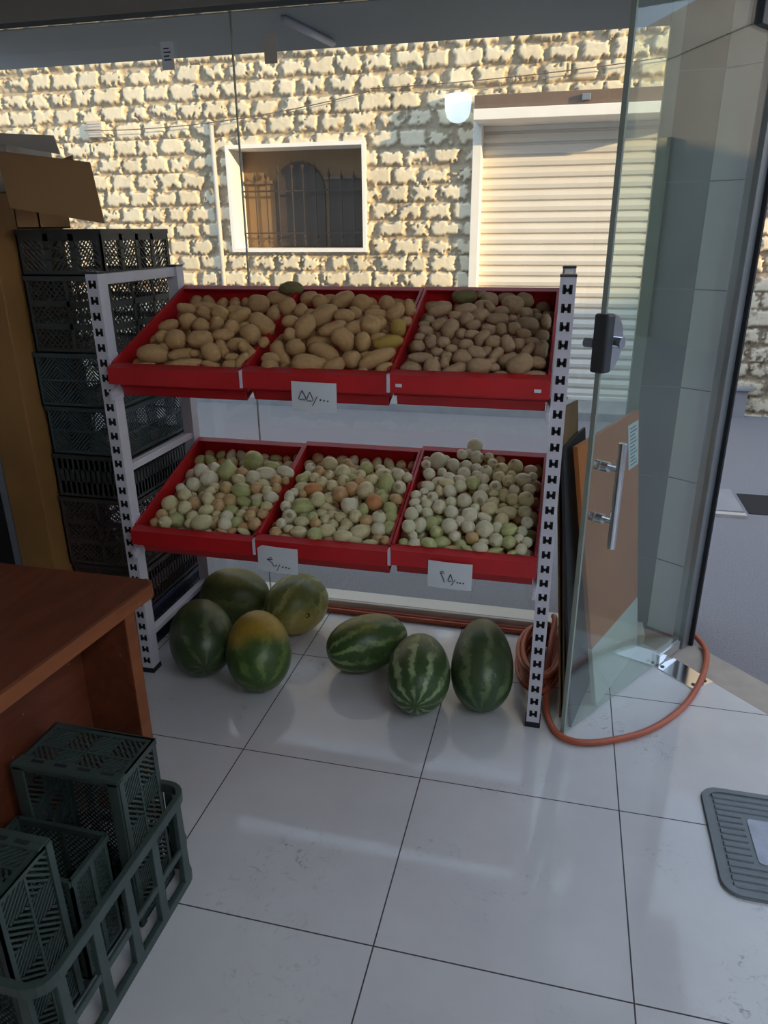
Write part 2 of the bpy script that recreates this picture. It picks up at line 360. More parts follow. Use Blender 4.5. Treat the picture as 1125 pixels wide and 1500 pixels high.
# ---- measured constants
CAM_R = (0.971532,0.236806,-0.006989)
CAM_U = (-0.079175,0.352347,0.932514)
CAM_F = (-0.223287,0.905414,-0.361065)
FILL_TUBE = 34.0
SKYC = (.62,.77,1.0,1)
SKYS = 1.7
SUNE = 7.7
SUNC = (1,.72,.39)
SUND = (-.92,.33,-.19)
EXPO = 0.0
ITEMS = '''0 -1322 2435 1354 36 21 170 p 1;0 -1268 2475 1361 44 15 0 p 1;0 -1239 2409 1341 30 23 150 p 1;0 -1178 2408 1341 35 26 155 p 1;0 -1135 2437 1354 32 15 0 p 1;0 -1103 2401 1338 42 25 25 p 1;0 -1081 2521 1367 41 36 0 p 1;0 -1047 2649 1377 54 29 0 p 1;0 -952 2474 1361 35 32 45 p 1;0 -984 2414 1344 24 24 0 p 1;0 -1001 2353 1316 49 34 145 p 1;0 -1280 2360 1320 31 29 0 p 1;0 -1340 2332 1307 37 21 15 p 1;0 -1220 2336 1309 31 25 0 p 1;0 -1168 2352 1315 27 25 90 p 1;0 -1100 2327 1303 30 29 150 p 1;0 -1056 2339 1310 21 16 0 p 1;0 -1020 2294 1290 38 32 135 p 1;0 -1116 2284 1286 37 21 5 p 1;0 -1189 2263 1273 45 32 5 p 1;0 -1277 2260 1271 36 34 170 p 1;0 -1334 2271 1278 26 21 10 p 1;0 -1334 2203 1229 54 33 175 p 1;0 -1317 2249 1247 21 16 0 p 1;0 -1234 2211 1229 48 21 8 p 1;0 -1185 2211 1235 20 14 0 p 1;0 -1121 2198 1241 38 29 130 p 1;0 -1157 2215 1225 19 14 0 p 1;0 -1104 2247 1246 35 21 115 p 1;0 -1051 2260 1260 38 23 0 p 1;0 -1013 2235 1250 31 20 140 p 1;0 -986 2212 1238 20 17 90 p 1;0 -1007 2185 1216 35 21 60 p 1;0 -1045 2173 1208 27 17 10 p 1;0 -1197 2167 1206 58 20 4 p 1;0 -1109 2167 1204 35 15 160 p 1;0 -1051 2203 1228 25 15 0 p 1;0 -960 2259 1270 20 18 40 p 1;0 -1336 2158 1200 30 10 0 p 1;0 -1423 2172 1163 31 25 143 p 0;0 -1369 2172 1164 32 25 154 p 0;0 -1314 2172 1164 32 26 6 p 0;0 -1260 2171 1165 33 26 170 p 0;0 -1151 2171 1165 33 26 16 p 0;0 -1096 2173 1160 27 22 61 p 0;0 -1042 2172 1162 30 24 109 p 0;0 -1398 2225 1186 33 26 165 p 0;0 -1289 2225 1186 33 26 61 p 0;0 -1235 2227 1181 28 22 166 p 0;0 -1181 2226 1183 30 24 98 p 0;0 -1126 2227 1182 29 23 56 p 0;0 -1072 2226 1184 30 24 57 p 0;0 -1017 2226 1184 31 25 31 p 0;0 -1096 2279 1206 32 26 177 p 0;0 -1398 2333 1226 31 25 73 p 0;0 -1289 2335 1222 27 22 106 p 0;0 -1235 2333 1227 33 26 148 p 0;0 -1072 2333 1228 33 27 10 p 0;0 -1017 2333 1227 33 26 164 p 0;0 -1423 2388 1245 29 23 5 p 0;0 -1096 2387 1247 31 25 113 p 0;0 -1344 2442 1266 29 23 78 p 0;0 -1235 2442 1265 28 22 152 p 0;0 -1017 2441 1267 31 25 153 p 0;0 -1398 2549 1310 32 25 67 p 0;0 -1344 2550 1306 27 22 177 p 0;0 -1126 2548 1310 32 26 60 p 0;0 -1017 2548 1310 32 26 49 p 0;0 -1151 2602 1332 33 27 125 p 0;0 -1042 2602 1331 32 26 136 p 0;0 -1398 2656 1353 33 26 65 p 0;0 -1344 2656 1353 33 26 126 p 0;0 -1289 2657 1349 29 23 50 p 0;0 -1235 2657 1349 29 23 87 p 0;0 -1181 2656 1350 30 24 138 p 0;1 -999 2641 1412 48 25 0 g 1;1 -923 2623 1378 37 28 15 p 1;1 -886 2429 1354 26 24 90 p 1;1 -902 2362 1325 31 22 0 p 1;1 -863 2558 1374 27 27 0 p 1;1 -837 2606 1376 33 21 0 p 1;1 -785 2591 1378 44 30 30 p 1;1 -696 2533 1371 37 32 170 p 1;1 -801 2401 1344 57 31 30 p 1;1 -842 2335 1312 46 33 55 p 1;1 -724 2400 1343 37 23 175 p 1;1 -694 2431 1352 23 21 150 p 1;1 -849 2422 1348 24 15 0 p 1;1 -880 2291 1293 23 21 90 p 1;1 -746 2336 1309 50 24 20 p 1;1 -674 2337 1313 35 23 15 p 1;1 -618 2341 1321 37 34 160 p 1;1 -690 2274 1284 44 34 135 p 1;1 -625 2267 1280 33 25 90 p 1;1 -611 2539 1372 29 28 0 p 1;1 -555 2431 1355 36 25 40 p 1;1 -620 2419 1350 38 18 0 p 1;1 -519 2479 1365 31 22 100 p 1;1 -526 2342 1316 30 27 90 y 1;1 -508 2381 1333 20 17 0 p 1;1 -541 2262 1280 48 24 10 y 1;1 -577 2295 1289 29 17 0 p 1;1 -565 2206 1238 62 26 25 p 1;1 -644 2204 1234 31 28 0 p 1;1 -752 2254 1244 54 30 155 p 1;1 -780 2312 1262 50 25 0 p 1;1 -694 2177 1216 38 23 25 p 1;1 -776 2165 1222 53 30 175 p 1;1 -748 2209 1214 22 22 0 p 1;1 -844 2242 1259 32 27 0 p 1;1 -899 2246 1236 45 30 120 p 1;1 -912 2195 1227 32 21 0 p 1;1 -900 2156 1211 29 22 0 p 1;1 -529 2171 1214 31 20 15 p 1;1 -598 2161 1205 17 13 0 p 1;1 -659 2155 1199 21 9 0 p 1;1 -604 2239 1243 22 12 10 p 1;1 -856 2154 1199 14 7 0 p 1;1 -627 2156 1200 19 9 0 p 1;1 -594 2383 1324 23 20 90 p 1;1 -639 2482 1365 18 9 0 p 1;1 -946 2173 1167 29 23 66 p 0;1 -892 2171 1171 33 27 25 p 0;1 -837 2172 1169 31 25 107 p 0;1 -783 2172 1169 31 25 101 p 0;1 -728 2173 1166 27 22 172 p 0;1 -674 2172 1168 31 24 174 p 0;1 -619 2173 1167 29 23 109 p 0;1 -565 2172 1169 31 25 63 p 0;1 -867 2225 1190 32 26 0 p 0;1 -813 2226 1189 31 25 19 p 0;1 -704 2226 1188 29 23 101 p 0;1 -649 2226 1189 31 25 110 p 0;1 -595 2225 1190 32 25 25 p 0;1 -867 2333 1231 32 26 175 p 0;1 -704 2333 1231 31 25 68 p 0;1 -649 2333 1231 32 25 173 p 0;1 -595 2333 1231 32 25 164 p 0;1 -540 2334 1228 28 22 107 p 0;1 -946 2387 1252 32 26 46 p 0;1 -892 2387 1250 31 25 176 p 0;1 -837 2387 1251 31 25 89 p 0;1 -619 2387 1251 31 25 88 p 0;1 -867 2442 1269 28 22 21 p 0;1 -813 2441 1270 30 24 111 p 0;1 -595 2441 1271 31 25 148 p 0;1 -540 2442 1268 27 22 2 p 0;1 -837 2496 1289 27 22 168 p 0;1 -619 2495 1289 28 23 27 p 0;1 -704 2549 1310 28 23 108 p 0;1 -595 2550 1309 27 22 21 p 0;1 -540 2549 1311 30 24 136 p 0;1 -758 2655 1355 33 27 6 p 0;1 -704 2655 1354 32 26 45 p 0;1 -595 2655 1354 32 26 164 p 0;1 -540 2656 1353 31 25 159 p 0;2 -409 2448 1365 43 25 20 p 1;2 -353 2648 1391 48 26 0 g 1;2 -295 2657 1398 21 16 0 p 1;2 -266 2633 1381 33 27 0 p 1;2 -272 2504 1371 31 25 0 p 1;2 -242 2473 1367 30 15 120 p 1;2 -208 2657 1387 35 20 0 p 1;2 -178 2533 1374 36 33 0 p 1;2 -145 2646 1382 33 26 160 p 1;2 -129 2436 1361 22 19 0 p 1;2 -206 2443 1364 24 16 0 p 1;2 -323 2455 1365 38 20 10 p 1;2 -353 2413 1351 24 16 0 p 1;2 -270 2416 1352 31 24 5 p 1;2 -311 2389 1340 25 22 50 p 1;2 -286 2360 1328 25 18 5 p 1;2 -212 2396 1344 39 20 0 p 1;2 -431 2384 1338 17 15 0 p 1;2 -443 2358 1327 19 12 0 p 1;2 -393 2359 1326 28 21 10 p 1;2 -431 2322 1311 25 18 170 p 1;2 -356 2332 1316 36 27 60 p 1;2 -233 2339 1318 26 19 165 p 1;2 -283 2309 1305 26 15 0 p 1;2 -316 2312 1306 19 17 0 p 1;2 -249 2292 1297 31 20 45 p 1;2 -156 2345 1321 21 21 0 p 1;2 -116 2371 1333 36 22 0 p 1;2 -123 2316 1308 24 18 160 p 1;2 -88 2409 1349 17 14 0 p 1;2 -62 2390 1340 24 18 90 p 1;2 -67 2309 1306 22 18 0 p 1;2 -443 2287 1295 18 14 0 p 1;2 -405 2268 1285 24 20 90 p 1;2 -443 2251 1273 23 19 0 p 1;2 -365 2266 1284 21 20 0 p 1;2 -336 2244 1269 20 14 0 p 1;2 -379 2231 1260 19 15 0 p 1;2 -348 2224 1249 20 18 0 p 1;2 -294 2262 1280 24 18 10 p 1;2 -258 2229 1262 29 21 165 p 1;2 -298 2218 1249 30 23 0 p 1;2 -211 2272 1288 26 21 0 p 1;2 -168 2263 1286 29 21 110 p 1;2 -134 2277 1285 20 19 0 p 1;2 -97 2278 1292 24 15 0 p 1;2 -105 2249 1272 25 16 40 p 1;2 -65 2250 1273 30 22 80 p 1;2 -199 2238 1254 30 18 55 p 1;2 -160 2223 1244 31 23 15 p 1;2 -73 2205 1241 26 20 165 p 1;2 -425 2210 1244 38 18 0 p 1;2 -447 2170 1217 33 22 0 p 1;2 -385 2177 1220 30 27 90 p 1;2 -348 2195 1236 21 16 90 p 1;2 -242 2180 1229 40 26 0 p 1;2 -315 2171 1216 40 22 22 p 1;2 -215 2211 1236 18 14 0 p 1;2 -123 2185 1237 40 34 35 p 1;2 -197 2184 1226 17 14 0 p 1;2 -177 2163 1211 23 11 0 p 1;2 -76 2165 1212 34 13 0 p 1;2 -196 2340 1319 19 19 0 p 1;2 -167 2402 1346 15 12 0 p 1;2 -230 2251 1264 19 16 0 p 1;2 -377 2206 1242 12 9 0 p 1;2 -473 2170 1170 27 22 5 p 0;2 -424 2171 1168 24 19 130 p 0;2 -375 2170 1171 28 23 9 p 0;2 -326 2170 1170 26 21 27 p 0;2 -277 2170 1170 27 22 171 p 0;2 -229 2170 1171 28 22 122 p 0;2 -180 2170 1171 27 22 40 p 0;2 -131 2170 1170 27 21 20 p 0;2 -82 2169 1172 29 23 175 p 0;2 -451 2219 1188 26 21 119 p 0;2 -402 2219 1188 26 21 147 p 0;2 -353 2218 1190 29 23 25 p 0;2 -304 2220 1187 25 20 112 p 0;2 -255 2219 1187 26 20 63 p 0;2 -207 2219 1190 29 23 42 p 0;2 -158 2220 1186 24 19 59 p 0;2 -109 2218 1190 29 23 110 p 0;2 -60 2219 1189 28 22 62 p 0;2 -473 2268 1206 26 21 69 p 0;2 -424 2268 1205 25 20 24 p 0;2 -326 2267 1208 29 23 116 p 0;2 -277 2269 1205 25 20 144 p 0;2 -180 2268 1207 27 22 153 p 0;2 -82 2268 1206 26 21 106 p 0;2 -60 2318 1222 24 19 86 p 0;2 -473 2366 1244 28 22 136 p 0;2 -424 2365 1245 29 24 0 p 0;2 -131 2366 1244 28 22 17 p 0;2 -82 2365 1245 29 23 27 p 0;2 -353 2415 1260 26 20 69 p 0;2 -60 2415 1262 27 22 51 p 0;2 -424 2465 1278 24 20 86 p 0;2 -229 2464 1280 27 22 168 p 0;2 -180 2463 1281 28 22 123 p 0;2 -353 2513 1298 27 22 120 p 0;2 -255 2512 1300 29 23 121 p 0;2 -109 2512 1299 28 22 36 p 0;2 -60 2513 1296 25 20 4 p 0;2 -473 2561 1317 27 22 41 p 0;2 -424 2562 1316 27 21 14 p 0;2 -180 2562 1316 27 22 84 p 0;2 -158 2610 1335 28 22 77 p 0;2 -109 2610 1335 28 22 175 p 0;2 -60 2611 1333 24 19 1 p 0;2 -473 2659 1354 28 22 10 p 0;2 -375 2660 1351 25 20 73 p 0;2 -82 2659 1354 28 23 178 p 0;3 -1150 2533 768 42 39 0 g 1;3 -1058 2493 765 32 19 173 g 1;3 -1215 2431 756 47 38 92 gt 1;3 -1319 2417 750 32 28 159 w 1;3 -1271 2381 736 36 32 19 w 1;3 -1275 2442 760 21 21 0 w 1;3 -1318 2345 721 28 26 111 w 1;3 -1351 2314 709 22 18 158 w 1;3 -1055 2433 752 43 28 168 w 1;3 -984 2447 761 34 22 158 w 1;3 -1097 2398 746 29 28 84 w 1;3 -1148 2385 738 28 22 159 y 1;3 -1154 2428 755 23 17 168 o 1;3 -1181 2338 719 26 24 85 o 1;3 -1118 2335 716 37 29 171 g 1;3 -1096 2305 683 31 20 158 g 1;3 -1232 2344 713 23 20 157 y 1;3 -1235 2309 711 23 17 23 y 1;3 -1065 2347 725 25 23 164 o 1;3 -1019 2340 720 21 20 0 y 1;3 -1005 2395 742 24 20 176 o 1;3 -989 2358 727 21 18 1 o 1;3 -1047 2381 732 26 17 160 y 1;3 -1325 2285 698 28 23 171 y 1;3 -1375 2261 671 34 28 161 y 1;3 -1300 2232 670 28 23 92 y 1;3 -1284 2274 673 28 25 21 o 1;3 -1226 2276 695 25 24 4 y 1;3 -1218 2236 667 29 20 17 y 1;3 -1184 2269 675 25 25 166 o 1;3 -1149 2296 688 28 24 156 o 1;3 -1188 2300 697 23 17 1 o 1;3 -1049 2324 694 28 20 0 w 1;3 -993 2309 707 28 22 3 w 1;3 -1037 2288 685 23 19 174 g 1;3 -996 2270 687 22 18 6 y 1;3 -1379 2204 646 22 21 11 o 1;3 -1345 2238 644 25 20 20 y 1;3 -1321 2203 631 31 28 171 g 1;3 -1262 2215 646 25 22 178 y 1;3 -1207 2176 643 41 28 16 y 1;3 -1258 2182 631 19 19 167 y 1;3 -1393 2173 625 19 17 161 o 1;3 -1346 2165 635 25 22 171 y 1;3 -1176 2212 632 25 22 69 o 1;3 -1132 2226 650 25 23 13 w 1;3 -1123 2186 638 26 24 15 w 1;3 -1133 2267 660 28 21 171 g 1;3 -1085 2249 654 22 21 162 y 1;3 -1088 2213 634 26 26 160 g 1;3 -1038 2219 664 22 22 168 o 1;3 -1042 2256 669 23 19 160 o 1;3 -1012 2195 645 27 23 177 o 1;3 -1053 2191 634 22 17 3 o 1;3 -998 2239 670 21 21 168 o 1;3 -1040 2162 628 24 12 159 y 1;3 -1089 2170 623 19 12 10 o 1;3 -1120 2155 626 19 8 158 o 1;3 -1181 2244 647 20 17 165 y 1;3 -969 2399 743 17 14 170 o 1;3 -1084 2279 662 17 14 174 y 1;3 -1427 2169 574 23 19 68 g 0;3 -1378 2168 575 25 20 98 g 0;3 -1329 2169 575 25 20 80 w 0;3 -1280 2168 577 27 22 96 g 0;3 -1231 2168 576 26 21 65 w 0;3 -1182 2168 578 28 22 122 y 0;3 -1133 2168 576 26 21 51 w 0;3 -1084 2168 577 27 22 4 o 0;3 -1035 2168 576 26 21 109 g 0;3 -1307 2213 592 26 21 12 w 0;3 -1209 2213 592 27 21 161 y 0;3 -1013 2213 590 25 20 70 w 0;3 -1013 2302 621 25 20 26 o 0;3 -1013 2391 651 25 20 35 o 0;3 -1013 2481 680 24 19 39 y 0;3 -1427 2525 695 24 19 48 w 0;3 -1427 2614 728 27 21 38 g 0;3 -1378 2614 729 28 22 138 g 0;3 -1035 2614 728 27 22 178 y 0;3 -1356 2660 740 23 18 48 g 0;3 -1307 2659 742 26 20 65 w 0;3 -1258 2659 742 26 21 119 w 0;3 -1111 2659 741 25 20 6 g 0;3 -1013 2659 741 25 20 116 g 0;4 -837 2535 777 31 27 23 y 1;4 -773 2554 779 19 16 4 o 1;4 -687 2516 776 28 24 71 g 1;4 -893 2474 772 24 20 167 w 1;4 -854 2452 770 24 20 21 o 1;4 -759 2450 775 31 28 21 y 1;4 -735 2484 766 22 17 157 y 1;4 -808 2433 766 20 18 165 y 1;4 -751 2520 776 17 15 177 o 1;4 -634 2519 776 20 16 169 w 1;4 -610 2466 772 31 23 12 y 1;4 -550 2469 769 27 24 174 w 1;4 -569 2502 774 20 14 13 w 1;4 -516 2451 772 19 19 163 w 1;4 -586 2410 756 39 30 90 g 1;4 -534 2396 750 25 25 23 w 1;4 -643 2421 762 28 21 10 y 1;4 -588 2354 725 28 28 160 g 1;4 -606 2308 721 30 30 161 O 1;4 -693 2452 770 21 18 7 y 1;4 -684 2410 757 23 18 174 o 1;4 -716 2425 763 20 16 174 g 1;4 -858 2413 757 22 20 179 y 1;4 -894 2433 754 22 20 94 w 1;4 -901 2396 757 25 20 23 g 1;4 -826 2393 749 24 24 168 y 1;4 -781 2381 745 23 22 3 y 1;4 -745 2407 756 24 22 169 y 1;4 -703 2370 741 28 25 2 o 1;4 -651 2367 740 34 32 11 y 1;4 -739 2342 728 29 29 162 o 1;4 -845 2354 735 34 23 0 O 1;4 -892 2362 738 28 18 10 y 1;4 -910 2332 724 19 16 156 w 1;4 -810 2300 718 28 27 103 y 1;4 -784 2343 707 23 22 176 y 1;4 -918 2299 713 29 19 90 w 1;4 -863 2282 692 41 32 5 g 1;4 -877 2326 723 17 14 14 o 1;4 -686 2288 708 35 35 48 wt 1;4 -919 2264 695 21 19 90 w 1;4 -776 2308 685 38 16 157 y 1;4 -786 2270 679 21 16 175 y 1;4 -746 2272 676 21 16 173 y 1;4 -711 2264 671 26 20 157 y 1;4 -656 2248 687 25 22 170 y 1;4 -896 2235 669 27 26 178 w 1;4 -843 2246 669 22 16 7 g 1;4 -810 2238 675 21 19 21 g 1;4 -766 2248 664 20 20 174 y 1;4 -842 2211 664 27 19 1 y 1;4 -615 2240 678 25 20 10 o 1;4 -574 2252 687 26 24 21 w 1;4 -549 2312 699 27 24 22 g 1;4 -536 2276 684 24 22 24 g 1;4 -535 2246 653 29 26 171 g 1;4 -568 2218 656 26 26 164 w 1;4 -630 2207 646 39 27 21 y 1;4 -914 2201 655 21 19 159 w 1;4 -791 2212 662 20 20 178 o 1;4 -735 2235 652 21 19 11 y 1;4 -879 2186 643 21 16 1 y 1;4 -838 2176 639 31 22 175 y 1;4 -777 2161 641 29 26 21 g 1;4 -744 2196 643 32 25 170 y 1;4 -680 2167 642 34 23 2 y 1;4 -689 2203 653 21 13 16 y 1;4 -685 2237 659 24 21 162 y 1;4 -636 2163 634 26 13 173 y 1;4 -582 2163 631 25 11 0 y 1;4 -925 2169 632 24 20 3 o 1;4 -882 2161 625 19 10 166 o 1;4 -721 2164 629 21 8 178 o 1;4 -557 2185 635 23 18 158 o 1;4 -532 2338 727 24 19 160 o 1;4 -636 2279 699 24 19 82 g 1;4 -531 2168 640 18 15 163 o 1;4 -950 2168 587 28 23 129 g 0;4 -901 2169 584 24 19 179 g 0;4 -852 2169 584 24 19 11 o 0;4 -803 2168 586 27 22 12 w 0;4 -754 2168 586 27 22 169 g 0;4 -705 2169 584 24 19 18 g 0;4 -656 2168 586 27 22 12 g 0;4 -607 2168 585 26 21 4 o 0;4 -558 2168 584 25 20 117 o 0;4 -536 2214 598 23 18 7 y 0;4 -536 2391 660 25 20 128 w 0;4 -536 2480 692 28 22 160 w 0;4 -928 2658 753 28 23 58 o 0;4 -830 2659 751 26 21 34 y 0;4 -781 2658 752 27 21 65 w 0;4 -683 2659 750 25 20 65 y 0;4 -634 2659 750 25 20 112 y 0;4 -585 2659 749 23 19 1 y 0;4 -536 2659 749 23 19 126 w 0;5 -302 2680 839 30 28 12 w 1;5 -342 2624 820 20 20 10 w 1;5 -287 2634 808 27 25 179 w 1;5 -321 2650 817 20 17 16 w 1;5 -427 2585 801 33 32 109 w 1;5 -406 2626 790 23 22 101 w 1;5 -365 2558 796 28 23 109 w 1;5 -473 2606 797 15 12 0 w 1;5 -465 2548 795 18 18 174 w 1;5 -437 2460 788 22 21 114 w 1;5 -243 2654 803 22 20 11 y 1;5 -202 2656 797 21 17 174 o 1;5 -224 2604 797 21 19 19 w 1;5 -140 2586 797 29 27 169 y 1;5 -83 2564 797 22 17 3 w 1;5 -187 2545 795 28 23 19 y 1;5 -316 2558 796 23 21 172 w 1;5 -277 2543 795 20 18 23 w 1;5 -240 2523 793 22 22 176 w 1;5 -314 2482 790 26 23 175 w 1;5 -269 2483 790 19 15 2 w 1;5 -239 2447 787 21 19 23 w 1;5 -187 2471 789 23 22 156 y 1;5 -146 2498 791 19 16 89 y 1;5 -152 2443 787 24 21 70 y 1;5 -103 2465 789 30 24 0 w 1;5 -72 2497 791 19 17 13 w 1;5 -393 2481 790 19 16 89 w 1;5 -361 2444 785 25 19 160 w 1;5 -396 2422 776 25 16 7 w 1;5 -362 2406 776 30 17 171 y 1;5 -320 2434 783 23 16 160 w 1;5 -274 2419 778 27 26 172 g 1;5 -315 2400 770 24 21 73 w 1;5 -348 2371 759 25 22 173 w 1;5 -384 2371 759 19 13 103 y 1;5 -427 2391 765 26 19 158 w 1;5 -437 2362 755 16 13 6 w 1;5 -462 2342 746 19 17 13 w 1;5 -402 2338 745 20 19 21 w 1;5 -460 2307 732 20 15 19 w 1;5 -433 2329 737 17 16 13 w 1;5 -416 2306 728 20 18 18 w 1;5 -371 2295 728 25 25 9 w 1;5 -335 2320 738 20 19 160 w 1;5 -291 2332 742 26 26 0 w 1;5 -239 2347 749 30 26 18 w 1;5 -232 2390 767 22 22 166 w 1;5 -194 2408 774 24 21 171 w 1;5 -161 2396 749 25 25 177 y 1;5 -128 2401 771 20 17 5 w 1;5 -129 2369 747 24 22 3 y 1;5 -85 2361 754 29 25 23 y 1;5 -79 2411 774 22 18 0 w 1;5 -195 2337 743 22 18 19 y 1;5 -203 2301 732 28 22 16 y 1;5 -262 2269 715 30 27 4 w 1;5 -143 2315 718 45 23 176 yt 1;5 -84 2301 731 23 21 174 y 1;5 -161 2354 724 18 13 176 y 1;5 -73 2259 710 20 20 163 w 1;5 -459 2254 709 25 24 96 w 1;5 -442 2282 719 16 15 86 w 1;5 -410 2279 707 22 21 24 w 1;5 -326 2273 719 25 23 18 w 1;5 -369 2292 681 24 18 173 g 1;5 -426 2230 679 28 22 70 w 1;5 -458 2203 684 24 24 172 w 1;5 -388 2254 681 30 25 16 g 1;5 -364 2204 671 25 21 0 g 1;5 -324 2224 688 30 26 157 w 1;5 -293 2247 700 20 18 113 w 1;5 -261 2228 689 25 21 10 w 1;5 -207 2223 688 30 30 21 w 1;5 -166 2234 693 20 20 4 w 1;5 -129 2221 694 27 22 19 g 1;5 -87 2235 687 20 18 171 w 1;5 -301 2193 666 21 20 178 w 1;5 -244 2194 666 24 21 19 o 1;5 -441 2184 659 19 16 1 w 1;5 -428 2157 643 24 19 0 w 1;5 -380 2158 647 28 21 160 g 1;5 -342 2177 648 29 21 0 g 1;5 -278 2171 646 23 19 19 g 1;5 -205 2191 658 19 13 176 w 1;5 -165 2194 665 25 24 165 w 1;5 -125 2189 664 24 22 11 g 1;5 -94 2209 671 17 17 21 w 1;5 -67 2195 667 19 17 162 w 1;5 -83 2170 650 22 20 159 w 1;5 -212 2159 647 27 21 172 w 1;5 -250 2155 641 24 12 157 g 1;5 -168 2158 642 27 12 14 g 1;5 -304 2154 641 22 10 177 o 1;5 -109 2155 642 22 10 21 g 1;5 -466 2158 641 18 18 161 g 1;5 -213 2265 713 26 16 156 w 1;5 -250 2303 730 18 16 163 w 1;5 -157 2268 709 25 23 171 y 1;5 -116 2345 730 18 10 3 y 1;5 -197 2376 761 18 13 4 y 1;5 -474 2168 595 27 21 1 w 0;5 -425 2169 592 23 18 106 o 0;5 -376 2168 596 28 22 93 o 0;5 -327 2169 593 24 20 57 y 0;5 -278 2169 593 24 20 153 o 0;5 -228 2168 593 25 20 81 w 0;5 -179 2169 593 24 19 106 y 0;5 -130 2168 593 25 20 41 w 0;5 -81 2169 593 24 20 101 w 0;5 -353 2212 611 28 23 50 y 0;5 -157 2213 609 25 20 113 o 0;5 -59 2213 608 25 20 106 w 0;5 -59 2301 641 28 23 145 g 0;5 -59 2391 669 26 21 79 y 0;5 -59 2481 698 23 19 8 o 0;5 -59 2569 731 27 22 137 y 0;5 -59 2659 760 26 21 94 g 0'''
